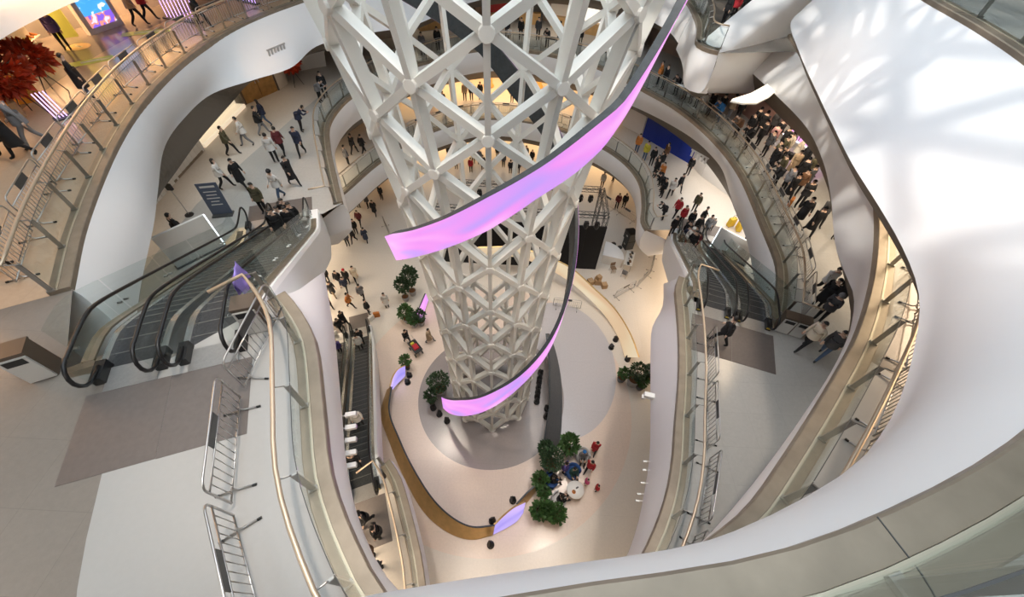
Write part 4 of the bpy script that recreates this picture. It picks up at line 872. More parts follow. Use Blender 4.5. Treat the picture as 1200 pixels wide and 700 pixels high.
# ================================================================== bins, signs, shop fittings
bin_top = mat('bin_brown', (.13, .095, .07), .4, .3)
bin_front = mat('bin_front', (.62, .60, .57), .35, .2)
def bin_(label, x, y, z, rz, n=1):
    root = thing('litter_bin', label, 'bin', (x, y, z), rz); w = .48
    for k in range(n):
        o_ = (k - (n - 1) / 2) * (w + .02); MB().box((o_, .02, .44), (w, .40, .84)).build('body', bin_top, root)
        d = MB().box((o_, -.20, .42), (w - .03, .05, .76)).build('door', bin_front, root); MB().box((o_, -.226, .70), (w * .72, .012, .16)).build('slot', black, d)
        MB().box((o_, .02, .88), (w + .01, .44, .05)).build('lid', bin_top, root)
x, y = at(56, 436, Z3); bin_('litter bin with pale front at the top of the escalators by the arc', x, y, Z3, .5)
x, y = at(305, 382, Z3); bin_('litter bin between the escalator handrail and the near barrier', x, y, Z3, .35)
x, y = at(922, 388, Z2); bin_('double litter bin with pale fronts at the end of the second level arc', x, y, Z2, -.35, 2)
def emit(name, c, s):
    m = mat(name, c, .5, emit=s); return m
tube_m = emit('violet_tube', (.62, .40, 1.0), 2.2)
def tubes(label, px, py, z, n, pitch, lean, h, rz):
    x, y = at(px, py, z); root = thing('light_tube_stand', label, 'lamp', (x, y, z), rz); MB().box((0, 0, .03), (pitch * n + .1, .35, .06)).build('base', dark_plate, root)
    for k in range(n): xx = (k - (n - 1) / 2) * pitch; MB().tube([(xx, 0, .06), (xx + lean, lean * .4, h)], .014, 6).build('light_tube', tube_m, root)
tubes('fan of glowing violet light tubes beside the red flowers', 74, 139, Z3, 4, .11, -.10, 1.0, .9)
tubes('row of glowing violet tubes by the shop entrance', 215, 24, Z3, 9, .26, .05, 1.7, -.25)
tubes('row of glowing blue violet tubes at the far end of the third level', 291, 3, Z3, 6, .25, .05, 1.9, -.4)
x, y = at(18, 118, Z3)
ob = thing('display_plinth', 'orange display box behind the red flowers', 'plinth', (x, y, Z3), .5); MB().box((0, 0, .5), (1.4, .9, 1.0)).build('body', mat('orange_board', (.80, .34, .03), .5), ob); MB().box((0, 0, 1.02), (1.44, .94, .04)).build('top', mat('orange_board', (.8, .34, .03)), ob)
# floor stickers on the third level
sticker = mat('lime_sticker', (.45, .58, .08), .4); sticker_w = mat('sticker_mark', (.80, .80, .55), .5); sticker_o = mat('sticker_amber', (.72, .50, .22), .4)
def fsticker(label, px, py, z, w, d, rz, m, roundd=False):
    x, y = at(px, py, z); root = thing('floor_sticker', label, 'sticker', (x, y, z + .006), rz)
    if roundd: MB().lathe([(w, 0), (w, .004)], 20).build('sheet', m, root)
    else: MB().box((0, 0, .002), (w, d, .004)).build('sheet', m, root)
    MB().tube([(-w * .25, 0, .006), (w * .2, 0, .006)], .05, 4).add([(w * .2, -.14, .008), (w * .42, 0, .008), (w * .2, .14, .008)], [(0, 1, 2)]).build('arrow_mark', sticker_w, root)
fsticker('lime green arrow sticker on the floor behind the man in the long coat', 108, 72, Z3, 1.7, .62, .75, sticker)
fsticker('lime green arrow sticker on the floor by the shoe shop', 172, 38, Z3, 2.2, .6, .5, sticker)
fsticker('round amber sticker on the floor beside the person in violet', 92, 55, Z3, .5, .5, 0, sticker_o, True)
# third level shop fronts
lb = emit('poster_blue', (.10, .42, .90), .9)
def poster_mat():
    m = bpy.data.materials.new('poster_print'); m.use_nodes = True; nt = m.node_tree; b = nt.nodes['Principled BSDF']; L = nt.links.new
    tc = nt.nodes.new('ShaderNodeTexCoord'); nz = nt.nodes.new('ShaderNodeTexNoise'); nz.inputs['Scale'].default_value = 2.6; nz.inputs['Detail'].default_value = 1
    sp = nt.nodes.new('ShaderNodeSeparateXYZ'); r = nt.nodes.new('ShaderNodeValToRGB'); e = r.color_ramp.elements
    e[0].position = 0; e[0].color = (.06, .38, .92, 1); e[1].position = .58; e[1].color = (.10, .45, .95, 1); k = e.new(.62); k.color = (.85, .92, 1, 1); r.color_ramp.interpolation = 'CONSTANT'
    r2 = nt.nodes.new('ShaderNodeValToRGB'); r2.color_ramp.interpolation = 'CONSTANT'; q = r2.color_ramp.elements; q[0].position = 0; q[0].color = (.25, .12, .75, 1); q[1].position = .48; q[1].color = (.85, .30, .25, 1); k = q.new(.56); k.color = (.80, .72, .95, 1)
    mx = nt.nodes.new('ShaderNodeMixRGB'); th = nt.nodes.new('ShaderNodeMath'); th.operation = 'LESS_THAN'; th.inputs[1].default_value = .75
    L(tc.outputs['Object'], nz.inputs['Vector']); L(tc.outputs['Object'], sp.inputs[0]); L(nz.outputs['Fac'], r.inputs[0]); L(nz.outputs['Fac'], r2.inputs[0]); L(sp.outputs['Z'], th.inputs[0]); L(th.outputs[0], mx.inputs[0]); L(r.outputs[0], mx.inputs[1]); L(r2.outputs[0], mx.inputs[2]); L(mx.outputs[0], b.inputs['Emission Color'])
    b.inputs['Emission Strength'].default_value = .95; b.inputs['Base Color'].default_value = (.05, .05, .05, 1); return m
(x0, y0), (x1, y1) = at(113, 40, Z3), at(141, 30, Z3); rz = math.atan2(y1 - y0, x1 - x0); ln = math.hypot(x1 - x0, y1 - y0)
pb = thing('light_box', 'lit blue poster box with white clouds and violet print at the shop entrance', 'poster', ((x0 + x1) / 2, (y0 + y1) / 2, Z3), rz)
MB().box((0, .16, 1.5), (ln + .5, .3, 3.0)).build('frame', white, pb); MB().box((0, -.005, 1.55), (ln, .03, 2.6)).build('poster', poster_mat(), pb)
shop_w = mat('shop_white', (.78, .77, .74), .5); lime = mat('lime_wall', (.42, .48, .10), .5)
def shelf(label, px, py, z, w, rz, rows, cols, palette, seed):
    x, y = at(px, py, z); rnd = random.Random(seed); root = thing('display_shelf', label, 'shelf', (x, y, z), rz); MB().box((0, .22, 1.2), (w, .04, 2.4)).build('back_panel', shop_w, root)
    for r in range(rows): MB().box((0, .02, .3 + r * 2.0 / rows), (w, .4, .03)).build('shelf_board', shop_w, root)
    for r in range(rows):
        for c in range(cols):
            xx = -w / 2 + (c + .5) * w / cols; it = thing('shoe', 'shoe displayed on the %s' % label.split(' with')[0], 'shoe', (x + math.cos(rz) * xx, y + math.sin(rz) * xx, z + .317 + r * 2.0 / rows), rz + rnd.uniform(-.2, .2), 'shoes on ' + label.split(' with')[0])
            cc = rnd.choice(palette); b = MB(); b.add([(-.05, -.14, .02), (.05, -.14, .02), (.045, .13, .02), (-.045, .13, .02), (-.05, -.14, .06), (.05, -.14, .06), (.04, .11, .13), (-.04, .11, .13), (.04, -.0, .1), (-.04, -.0, .1)], [(3, 2, 1, 0), (0, 1, 5, 4), (1, 2, 6, 8, 5), (2, 3, 7, 6), (3, 0, 4, 9, 7), (4, 5, 8, 9), (9, 8, 6, 7)]); b.build('upper', CL[cc][1], it); MB().box((0, 0, .01), (.11, .30, .02)).build('sole', CL['w'][1], it)
shelf('wide shop wall rack with rows of shoes', 153, 12, Z3, 3.4, math.atan2(y1 - y0, x1 - x0), 4, 12, 'kqgwtu', 50)
shelf('low white rack with colourful shoes by the light tubes', 38, 58, Z3, 2.0, 1.9, 3, 6, 'wkyog', 51)
wall('wall_shop_third', [(-27, 6), (-25.5, 14), (-24.5, 21), (-23.2, 24.2)], Z3, 20.6, mat('shop_grey', (.30, .29, .29), .6), 'grey back wall of the third level shops')
wall('wall_shop_third_far', [(-23.2, 24.2), (-21.5, 28), (-19, 34), (-14, 41), (-6, 47), (6, 48), (14, 44)], Z3, 20.6, plaster, 'pale back wall of the third level shops beyond the poster box')
wall('wall_lime', [at(66, 45, Z3), at(92, 42, Z3)], Z3, Z3 + 2.6, lime, 'short lime coloured wall by the shop entrance')
# second level left: white panelled shopfront, window display, wooden door
root = thing('shopfront', 'white ribbed shopfront panelling along the second level', 'shopfront', (-17.95, 11, Z2)); panel = MB().box((0, .19, 1.15), (.10, .36, 2.3)).mesh('panel', mat('ribbed_white', (.74, .72, .69), .35))
pts = resample([Vector(p) for p in [(-17.7, 10.5), (-17.95, 15.4), (-18.2, 20.3)]], 25)
for p in pts: obj('panel', panel, root, (p.x + 17.95, p.y - 11 - .2, 0))
MB().bar((.33, -.5, .06), (-.05, 4.4, .06), .12, .12).bar((-.05, 4.4, .06), (-.2, 9.2, .06), .12, .12).build('plinth', bronze, root); MB().bar((.2, -.5, 2.42), (-.25, 9.3, 2.42), .3, .3).build('head', mat('head_bronze', (.30, .26, .21), .5), root)
wi = thing('shop_window', 'lit shop window with dark clothes on display beside the wooden door', 'shop window', (-18.3, 23.2, Z2), PI / 2); MB().box((0, .5, 1.3), (5.0, .06, 2.6)).build('back_panel', mat('glowing_display', (.85, .70, .52), .5, emit=.55), wi); MB().box((0, .2, .10), (5.0, .6, .2)).build('sill', mat('glowing_display', (.85, .70, .52)), wi); MB().box((0, -.02, 1.35), (5.0, .02, 2.4)).build('glass_panel', glass, wi)  # back panel and sill glow in place of the display lighting
for k in range(6):
    xx = -2 + k * .75; gm = thing('hanging_garment', 'dark garment hanging in the lit shop window', 'clothes', (-18.3 - .25, 23.2 + xx, Z2 + .55 + (k % 2) * .2), PI / 2, 'garments in the shop window')
    MB().add([(-.22, 0, 1.2), (.22, 0, 1.2), (.30, 0, .75), (.18, .04, .8), (.20, .05, .1), (-.20, .05, .1), (-.18, .04, .8), (-.30, 0, .75), (0, -.05, .6)], [(0, 1, 8), (1, 2, 3, 8), (3, 4, 5, 8), (5, 6, 8), (6, 7, 0, 8)]).build('cloth', CL['kqmkuq'[k]][1], gm); MB().tube([(-.2, 0, 1.2), (0, 0, 1.27), (.2, 0, 1.2)], .012, 5).build('hanger', black, gm)
do = thing('door_1', None, None, (-17.75, 27.2, Z2), math.atan2(1.1, .6)); tag(do, 'wide brown wooden door set in the cream wall', None, None, 'structure')
wood = mat('door_wood', (.36, .19, .055), .45, noise=.25, nscale=3)
for s in (-1, 1): lf = MB().box((s * .62, 0, 1.2), (1.2, .08, 2.4)).build('door_leaf', wood, do); MB().tube([(s * .12, -.07, .95), (s * .12, -.07, 1.25)], .02, 6).build('handle', steel, lf)
MB().box((-1.3, 0, 1.25), (.1, .14, 2.5)).box((1.3, 0, 1.25), (.1, .14, 2.5)).box((0, 0, 2.47), (2.7, .14, .1)).build('door_frame', bin_top, do)
wall('wall_second_left', [(-18.9, 6), (-18.9, 26.4), (-18.2, 27.2)], Z2, 13.6, plaster, 'cream wall behind the second level shopfront')
wall('wall_second_corner', [(-17.2, 28.3), (-17.0, 29.4), (-18, 31.5), (-20, 33)], Z2, 14.2, mat('cream_wall', (.74, .66, .55), .5), 'cream wall beside the wooden door')
# welcome desk
x, y = at(366, 78, Z2); wd = thing('welcome_desk', 'white angular welcome desk with blue items on top', 'desk', (x, y, Z2), .6); MB().box((0, 0, .5), (1.9, .8, 1.0), top=1.15).build('body', shop_w, wd); MB().box((0, 0, 1.03), (2.3, 1.0, .06)).build('top', shop_w, wd)
for k, (dx, m) in enumerate(((-.4, 'b'), (.1, 'b'), (.5, 'w'))):
    t = thing('box', 'small %s box lying on the welcome desk' % CL[m][0], 'box', (x + dx * math.cos(.6), y + dx * math.sin(.6), Z2 + 1.06), .6, 'boxes on the welcome desk'); MB().box((0, 0, .08), (.34, .26, .16)).build('carton', CL[m][1], t); MB().box((0, 0, .165), (.35, .27, .02)).build('lid', CL[m][1], t)
# banners and partitions
def banner(label, px, py, z, rz, w, h, m, tilt=.15):
    x, y = at(px, py, z); root = thing('sign_board', label, 'sign', (x, y, z), rz); MB().box((0, 0, .04), (w, .4, .06)).build('base', dark_plate, root)
    MB().add([(-w / 2, 0, .08), (w / 2, 0, .08), (w / 2, tilt, h), (-w / 2, tilt, h), (-w / 2, .03, .08), (w / 2, .03, .08), (w / 2, tilt + .03, h), (-w / 2, tilt + .03, h)], [(0, 1, 2, 3), (7, 6, 5, 4), (0, 4, 5, 1), (2, 6, 7, 3), (1, 5, 6, 2), (3, 7, 4, 0)]).build('board', m, root)
    for k in range(5): q = .75 - k * .1; MB().box((0, tilt * q - .012, h * q), (w * (.62, .5, .62, .4, .55)[k], .006, h * .028)).build('text_line', CL['w'][1], root)
    MB().box((0, tilt * .9 - .012, h * .9), (w * .7, .006, h * .06)).build('text_line', CL['w'][1], root)
banner('dark grey blue sign board standing by the escalator foot', 262, 252, Z2, .25, .9, 1.7, mat('sign_slate', (.09, .11, .16), .45))
def partition(label, px, py, z, rz, w=1.6, h=1.7):
    x, y = at(px, py, z); root = thing('partition_panel', label, 'partition', (x, y, z), rz); MB().box((0, 0, h / 2 + .02), (w, .12, h)).build('panel', shop_w, root); MB().box((0, 0, .02), (w + .1, .3, .04)).build('base', dark_plate, root)
    e_ = MB().box((w / 2 + .03, 0, h / 2), (.04, .10, h)).build('light_strip', emit('strip_white', (.9, .95, 1), 1.6), root)
partition('white partition with a lit edge beside the escalators at the second level', 236, 300, Z2, .9, 2.0)
partition('white partition with a lit edge beside the escalators at the first level', 852, 300, Z1, 2.4, 2.4)
x, y = at(222, 252, Z2); lp = thing('camera_post', 'small black box on a thin pole beside the white partition', 'pole', (x, y, Z2)); MB().tube([(0, 0, 0), (0, 0, 1.5)], .02, 6).build('pole', steel, lp); MB().box((0, 0, 1.6), (.26, .12, .3)).build('head', black, lp); MB().lathe([(.2, 0), (.2, .03), (.03, .05)], 12).build('base', black, lp)
# lilac cloth on the handrail
n_ = Vector((-dL.y, dL.x)); p = Vector((-6.72, 4.68)) + dL * -.15 - n_ * -.57
x, y = at(276, 322, Z3 + .9); cl = thing('draped_cloth', 'lilac cloth tied over the escalator handrail', 'cloth', (x, y, Z3 + .15), aL)
rows = []
for i in range(9):
    u = -1 + i / 4; rows.append([(-.34 + .68 * j / 8 + .02 * math.sin(i * 2), (.07 * u + .05 * abs(u) * math.sin(j * 1.3)), .84 - .55 * abs(u) ** 1.5 + .02 * math.sin(j * 2 + i)) for j in range(9)])
lil = mat('lilac_cloth', (.42, .30, .85), .7); cm = MB().grid(rows).build('sheet', lil, cl, True); cm.modifiers.new('t', 'SOLIDIFY').thickness = .012
MB().tube([(-.36, 0, .70), (0, .09, .69), (.36, 0, .70)], .012, 5).build('tie', mat('tie_violet', (.14, .09, .30), .6), cl)
# blue hoarding and shops on the right
blue = mat('blue_hoarding', (.006, .03, .30), .4)
def hoard(label, a, b, z, h, m, n=5):
    a, b = Vector(a), Vector(b); L = (b - a).length; root = thing('hoarding', label, 'hoarding', (a.x, a.y, z), math.atan2(b.y - a.y, b.x - a.x))
    for k in range(n): MB().box((L * (k + .5) / n, 0, h / 2), (L / n - .012, .08, h)).build('panel', m, root)
hoard('deep blue hoarding along the first level', (11.0, 34.6), (14.3, 30.5), Z1, 2.4, blue, 4)
hoard('short deep blue hoarding beside the yellow cases', (17.0, 25.3), (17.6, 22.4), Z1, 2.4, blue, 3)
wall('wall_first_right', [(14.4, 30.4), (14.9, 28.8), (16.8, 25.5)], Z1, 8.4, mat('pale_wall', (.72, .70, .68), .5), 'pale wall between the blue hoardings')
wall('wall_first_back', [(9.5, 36.5), (11.0, 34.8)], Z1, 8.4, mat('pale_wall', (.72, .70, .68)), 'pale wall at the end of the blue hoarding')
pink_wall = mat('clay_wall', (.42, .24, .20), .5)
(xa, ya), (xb, yb) = at(890, 148, Z2), at(972, 196, Z2)
wall('wall_second_right', [(xa - 1.5, ya + 5), (xa, ya), ((xa * .66 + xb * .34), (ya * .66 + yb * .34))], Z2, 13.6, pink_wall, 'clay coloured shop wall carrying a white sign')
sg = thing('shop_sign', 'white lettered sign with a hill shaped mark on the clay wall', 'sign', (xa * .8 + xb * .2 - .12, ya * .8 + yb * .2 - .1, Z2 + 1.5), math.atan2(yb - ya, xb - xa)); sm_ = emit('sign_white', (.95, .95, .95), 1.0)
MB().add([(-.5, -.03, .25), (-.15, -.03, .6), (.05, -.03, .42), (.25, -.03, .58), (.5, -.03, .25)], [(0, 1, 2, 3, 4)]).build('hill_mark', sm_, sg)
for k, w in enumerate((1.0, .86, .7)):
    for j in range(5): MB().box((-w / 2 + w * (j + .5) / 5, -.03, .1 - k * .2), (w / 5 * .75, .02, .13)).build('letter', sm_, sg)
for k in range(3):
    u = .40 + k * .27; px_, py_ = xa + (xb - xa) * u, ya + (yb - ya) * u
    sc = thing('lit_screen', ['lit pink screen nearest the clay wall', 'lit pink screen between two others', 'lit pink screen farthest from the clay wall'][k], 'screen', (px_, py_, Z2), math.atan2(yb - ya, xb - xa)); MB().box((0, 0, 1.2), (1.5, .12, 1.7)).build('frame', bronze, sc); MB().box((0, -.07, 1.2), (1.36, .02, 1.55)).build('screen_face', led_mat('screen_shop', (.85, .35, .75), (.35, .55, .95), (.95, .85, .95), 1.0, 3), sc); MB().box((0, .04, .18), (1.5, .3, .36)).build('stand', shop_w, sc); MB().box((0, -.12, .38), (1.5, .04, .05)).build('light_strip', emit('strip_white', (.9, .95, 1), 1.6), sc)
wall('wall_second_right_back', [(xb, yb), (21, 18), (23, 10), (22, 0)], Z2, 13.6, plaster, 'cream back wall of the second level walkway')
wall('wall_third_right', [(22, 24), (21, 14), (17, 4), (10, -3)], Z3, 20.6, plaster, 'cream back wall of the third level')
# far shops
amber = mat('amber_wall', (.62, .36, .10), .5, noise=.1, nscale=1)
wall('wall_far_ground', [(-24, 36), (-14, 44), (-4, 47), (8, 46), (17, 38)], 0, 4.4, amber, 'amber shop wall on the far ground floor')
wall('wall_far_first', [(-20, 38), (-10, 44.5), (0, 46), (8, 43), (12.5, 36)], Z1, 9.6, amber, 'amber shop wall on the far first level')
wall('wall_far_second', [(-17, 37), (-9, 44), (0, 46.5), (9, 43.5), (16, 35), (18, 28)], Z2, 14.8, mat('shop_brown', (.33, .25, .19), .5, noise=.2, nscale=.8), 'brown shop wall on the far second level')
for k in range(7):
    t = thing('shop_unit', 'lit shop opening on the far second level %s' % ['beside the white corner', 'with a dark counter', 'with a red banner', 'behind the tower ribs', 'beside a white column', 'with a pale screen', 'next to the balcony'][k], 'shopfront', (-9 + k * 3.1, [42.2, 43.6, 44.6, 45.2, 44.4, 43.0, 40.6][k], Z2), [.55, .5, .35, .0, -.25, -.4, -.5][k])
    MB().box((0, .05, 1.4), (2.5, .08, 2.4)).build('opening', [dark_plate, bin_top, mat('red_banner', (.45, .02, .02), .5), dark_plate, shop_w, emit('shop_glow', (.85, .82, .75), .8), bin_top][k], t); MB().box((0, -.05, 2.7), (2.7, .2, .25)).build('fascia', tan, t); MB().box((0, -.3, .45), (2.0, .5, .9)).build('counter', tan, t)
for k, (xx, yy) in enumerate(((-9.3, 40.5), (-3.6, 43.2), (1.5, 43.6), (6.0, 41.5))):
    t = thing('round_column', 'amber %s column with a red notice on the far first level' % ['first', 'second', 'third', 'fourth'][k] if 0 else ['amber column near the corner shop, with a red notice', 'amber column behind the tower ribs, with a red notice', 'amber column beside the dark ribbon, with a red notice', 'amber column near the blue hoarding, with a red notice'][k], 'column', (xx, yy, Z1)); MB().lathe([(.55, 0), (.55, .15), (.42, .2), (.42, 3.3)], 20).build('shaft', amber, t, True); MB().box((0, -.44, 1.4), (.5, .05, .8)).build('notice', mat('notice_red', (.5, .02, .02), .5), t)

# ================================================================== stage and equipment on the ground floor
cloth_k = mat('stage_black', (.008, .008, .009), .85)
st = thing('stage_backdrop', 'black stage backdrop with a lamp truss behind the tower', 'stage', (0, 23.5, 0))
for k in range(9): MB().box((-6.6 + k * 1.5 + .75, .0, 2.3), (1.49, .12, 4.6)).build('drape', cloth_k, st)
MB().box((.1, .75, .5), (13.2, 1.3, 1.0)).build('platform', cloth_k, st)
def truss(a, b, parent, w=.32):
    a, b = Vector(a), Vector(b); d = (b - a).normalized(); up = Vector((0, 0, 1)) if abs(d.z) < .9 else Vector((1, 0, 0)); s = d.cross(up).normalized() * w / 2; u = s.cross(d).normalized() * w / 2; mb = MB(); L = (b - a).length; n = max(2, int(L / .5))
    for i, j in ((1, 1), (1, -1), (-1, 1), (-1, -1)): mb.tube([a + s * i + u * j, b + s * i + u * j], .026, 5)
    for k in range(n):
        p, q = a + d * (L * k / n), a + d * (L * (k + 1) / n); f = 1 if k % 2 else -1
        mb.tube([p + s * f + u, q - s * f + u], .014, 4); mb.tube([p + s * f - u, q - s * f - u], .014, 4); mb.tube([p + s + u * f, q + s - u * f], .014, 4); mb.tube([p - s + u * f, q - s - u * f], .014, 4)
    return tag(mb.build('truss', dark_plate, parent), None, None, None, 'stuff')
for a, b in [((6.7, .2, 0), (6.7, .2, 5.6)), ((6.7, 3.4, 0), (6.7, 3.4, 5.6)), ((6.7, .2, 5.5), (6.7, 3.4, 5.5)), ((-6.3, .2, 5.5), (6.7, .2, 5.5)), ((-6.3, 3.4, 5.5), (6.7, 3.4, 5.5)), ((-6.3, .2, 0), (-6.3, .2, 5.6)), ((4.4, .2, 5.5), (4.4, 3.4, 5.5))]: truss(a, b, st)
def moving_head(x, y, z, label):
    r = thing('stage_lamp', label, 'lamp', (x, y, z), 0, 'lamps on the stage truss'); MB().box((0, 0, -.06), (.3, .22, .12)).build('base', black, r); MB().box((-.17, 0, -.3), (.05, .12, .4)).box((.17, 0, -.3), (.05, .12, .4)).build('yoke', black, r); MB().lathe([(.10, -.62), (.14, -.55), (.15, -.3), (.09, -.18)], 12).build('head', black, r, True)
for k, (x, y) in enumerate([(5.2, 23.1), (6.0, 23.1), (5.0, 26.3), (5.8, 26.3), (3.4, 23.1), (2.0, 23.1), (.6, 26.3), (-1.2, 26.3), (-3.0, 26.3), (3.0, 26.3)]): moving_head(x, y, 5.32, 'black moving head lamp hanging from the %s stage truss' % ('front' if y < 25 else 'rear'))
def speaker(label, x, y, z, rz):
    r = thing('loudspeaker', label, 'speaker', (x, y, z), rz); MB().box((0, 0, .45), (.75, .7, .9)).build('cabinet', black, r); MB().box((0, -.36, .45), (.66, .03, .8)).build('grille', dark_plate, r)
    for s in (-1, 1): MB().box((s * .385, 0, .5), (.03, .2, .1)).build('handle', steel, r)
speaker('black loudspeaker at the bottom of the stack by the slab edge', 10.0, 26.4, 0, .3); speaker('black loudspeaker on top of another', 10.0, 26.4, .9, .3); speaker('black loudspeaker beside the stacked pair', 10.3, 27.6, 0, .2)
for k, (x, y) in enumerate(((8.6, 26.0), (9.1, 25.6))):
    r = thing('black_stool', ['black round stool between the stage and the speakers', 'black round stool beside the stacked speakers'][k], 'stool', (x, y, 0)); MB().lathe([(.2, .62), (.22, .66), (.2, .72), (.02, .74)], 14).build('seat', black, r, True); MB().tube([(0, 0, .05), (0, 0, .62)], .03, 6).build('pole', steel, r); MB().lathe([(.22, 0), (.22, .03), (.03, .06)], 14).build('base', black, r)
r = thing('white_counter', 'white quarter round counter at the end of the stage', 'counter', (7.4, 24.2, 0)); pts = [(0, 0)] + [(1.7 * math.cos(a), 1.7 * math.sin(a)) for a in [k * PI / 2 / 10 - .25 for k in range(11)]]
MB().prism(pts, 0, .95).build('body', shop_w, r); MB().prism([(a * 1.04, b * 1.04) for a, b in pts], .95, 1.0).build('top', white, r)
def table(label, x, y, rz, w, d, h, m):
    r = thing('folding_table', label, 'table', (x, y, 0), rz); MB().box((0, 0, h), (w, d, .05)).build('top', m, r)
    for i in (-1, 1):
        for j in (-1, 1): MB().box((i * (w / 2 - .06), j * (d / 2 - .06), h / 2 - .02), (.04, .04, h - .04)).build('leg', steel, r)
    return r
table('white table covered with equipment beside the counter', 9.7, 24.2, 1.25, 1.7, .7, .75, shop_w)
for k in range(6):
    u = -.68 + k * .27; x, y = 9.7 + math.cos(1.25) * u + .1 * (k % 2), 24.2 + math.sin(1.25) * u; cc = 'kuwgtq'[k]
    t = thing('equipment_box', '%s equipment box lying on the white table' % CL[cc][0], 'box', (x, y, .776), 1.55); MB().box((0, 0, .05), (.28, .17, .1)).build('case', CL[cc][1], t); MB().box((0, .05, .105), (.14, .08, .012)).build('lid', CL['q'][1], t)
def chair(label, x, y, rz, m):
    r = thing('chair', label, 'chair', (x, y, 0), rz); MB().box((0, 0, .45), (.42, .42, .05)).build('seat', m, r); MB().box((0, .2, .72), (.42, .04, .34)).build('backrest', m, r)
    for i in (-1, 1):
        for j in (-1, 1): MB().bar((i * .18, j * .18, .43), (i * .21, j * .21, 0), .03, .03).build('leg', steel, r)
chair('brown chair behind the white counter', 8.3, 23.3, .3, mat('chair_brown', (.20, .13, .08), .6)); chair('grey chair beside the equipment table', 9.2, 22.8, 2.6, CL['g'][1])
carton = mat('carton_brown', (.42, .27, .14), .7)
for k, (x, y, z, s) in enumerate(((6.9, 21.9, 0, .5), (7.4, 21.5, 0, .42), (6.3, 21.8, 0, .45), (6.92, 21.9, .51, .36), (5.7, 21.5, 0, .55), (5.0, 21.8, 0, .5))):
    t = thing('carton_box', ['brown carton below a smaller one behind the stage', 'brown carton at the end of the row behind the stage', 'brown carton in the middle of the row behind the stage', 'small brown carton on top of another', 'large brown carton near the cream ribbon', 'dark carton nearest the tower behind the stage'][k], 'box', (x, y, z), .2 * k); MB().box((0, 0, s / 2), (s, s, s)).build('body', carton if k < 5 else black, t); MB().box((0, 0, s + .004), (s * .12, s, .006)).build('tape', CL['t'][1], t)
def gbar(pts, label, group):
    P = [Vector(p) for p in pts]; k = max(1, int(plen(P) / 2.2)); S = resample(P, k * 2 + 1)
    for i in range(k): p = S[2 * i + 1]; t = S[2 * i + 2] - S[2 * i]; barrier(p.x, p.y, 0, math.atan2(t.y, t.x), label, group)
gbar([(8.0, 33.0), (11.2, 29.6)], 'steel crowd barrier between the speakers and the far ground floor', 'barriers behind the speakers')
gbar([(12.1, 25.5), (11.6, 23.6), (10.4, 21.9), (8.0, 20.2)], 'steel crowd barrier curving round the equipment area', 'barriers round the equipment area')
gbar([(5.9, 19.0), (2.6, 19.3)], 'steel crowd barrier between the cream ribbon and the tower', 'barriers behind the cream ribbon')
gbar([(-8.6, 23.0), (-10.6, 25.2), (-12.2, 28.2)], 'steel crowd barrier beside the crowd under the far left slab', 'barriers at the far left')
# ================================================================== lounge
def armchair(label, px, py, rz, m):
    x, y = at(px, py, 0); r = thing('armchair', label, 'armchair', (x, y, 0), rz); MB().lathe([(.36, .10), (.38, .14), (.38, .38), (.34, .43), (.02, .44)], 18).build('seat', m, r, True)
    rows = []
    for rr, zz in ((.40, .12), (.47, .14), (.48, .60), (.46, .70), (.40, .70), (.385, .14)): rows.append([(rr * math.cos(a), rr * math.sin(a), zz) for a in [PI * .45 + k * PI * 1.1 / 16 for k in range(17)]])
    MB().grid(rows + rows[:1]).build('backrest', m, r, True)
    for k in range(4): a = k * PI / 2 + .7; MB().tube([(.28 * math.cos(a), .28 * math.sin(a), .12), (.33 * math.cos(a), .33 * math.sin(a), 0)], .018, 6).build('leg', steel, r)
    return x, y
seat_blue = mat('seat_blue', (.03, .09, .28), .7); seat_grey = mat('seat_grey', (.55, .53, .52), .7)
LG = 'in an armchair of the lounge'
for lab, px, py, rz, m, sp in [('blue armchair beside the bushy plants', 646, 565, .0, seat_blue, 'kkt'), ('pale grey armchair farthest from the plants', 681, 537, -1.6, seat_grey, 'gktHb'), ('blue armchair between the pale armchair and the round table', 670, 556, -1.35, seat_blue, 'dkt'), ('pale grey armchair next to the front plants', 655, 588, .35, seat_grey, 'kkt')]:
    x, y = armchair(lab, px, py, rz, m); person(x + .02 * math.cos(rz), y + .02 * math.sin(rz), 0, sp, LG, 'people sitting in the lounge', math.degrees(rz))
x, y = at(672, 578, 0); r = thing('round_table', 'round white table with a small cup among the armchairs', 'table', (x, y, 0)); MB().lathe([(.47, .70), (.48, .72), (.47, .74), (.02, .742)], 28).build('top', shop_w, r, True); MB().lathe([(.05, .04), (.05, .70)], 10).build('pole', steel, r); MB().lathe([(.28, 0), (.28, .02), (.05, .05)], 18).build('base', steel, r)
t = thing('cup', 'small brown cup on the round white table', 'cup', (x - .1, y - .12, .742)); MB().lathe([(.05, 0), (.07, .08), (.06, .08), (.045, .01)], 12).build('bowl', CL['u'][1], t, True); MB().lathe([(.10, 0), (.11, .012)], 14).build('saucer', CL['o'][1], t)
t = thing('phone', 'dark phone lying on the round white table', 'phone', (x + .1, y + .1, .742), .6); MB().box((0, 0, .006), (.16, .08, .012)).build('body', black, t); MB().box((0, 0, .0125), (.145, .07, .002)).build('screen', dark_plate, t)
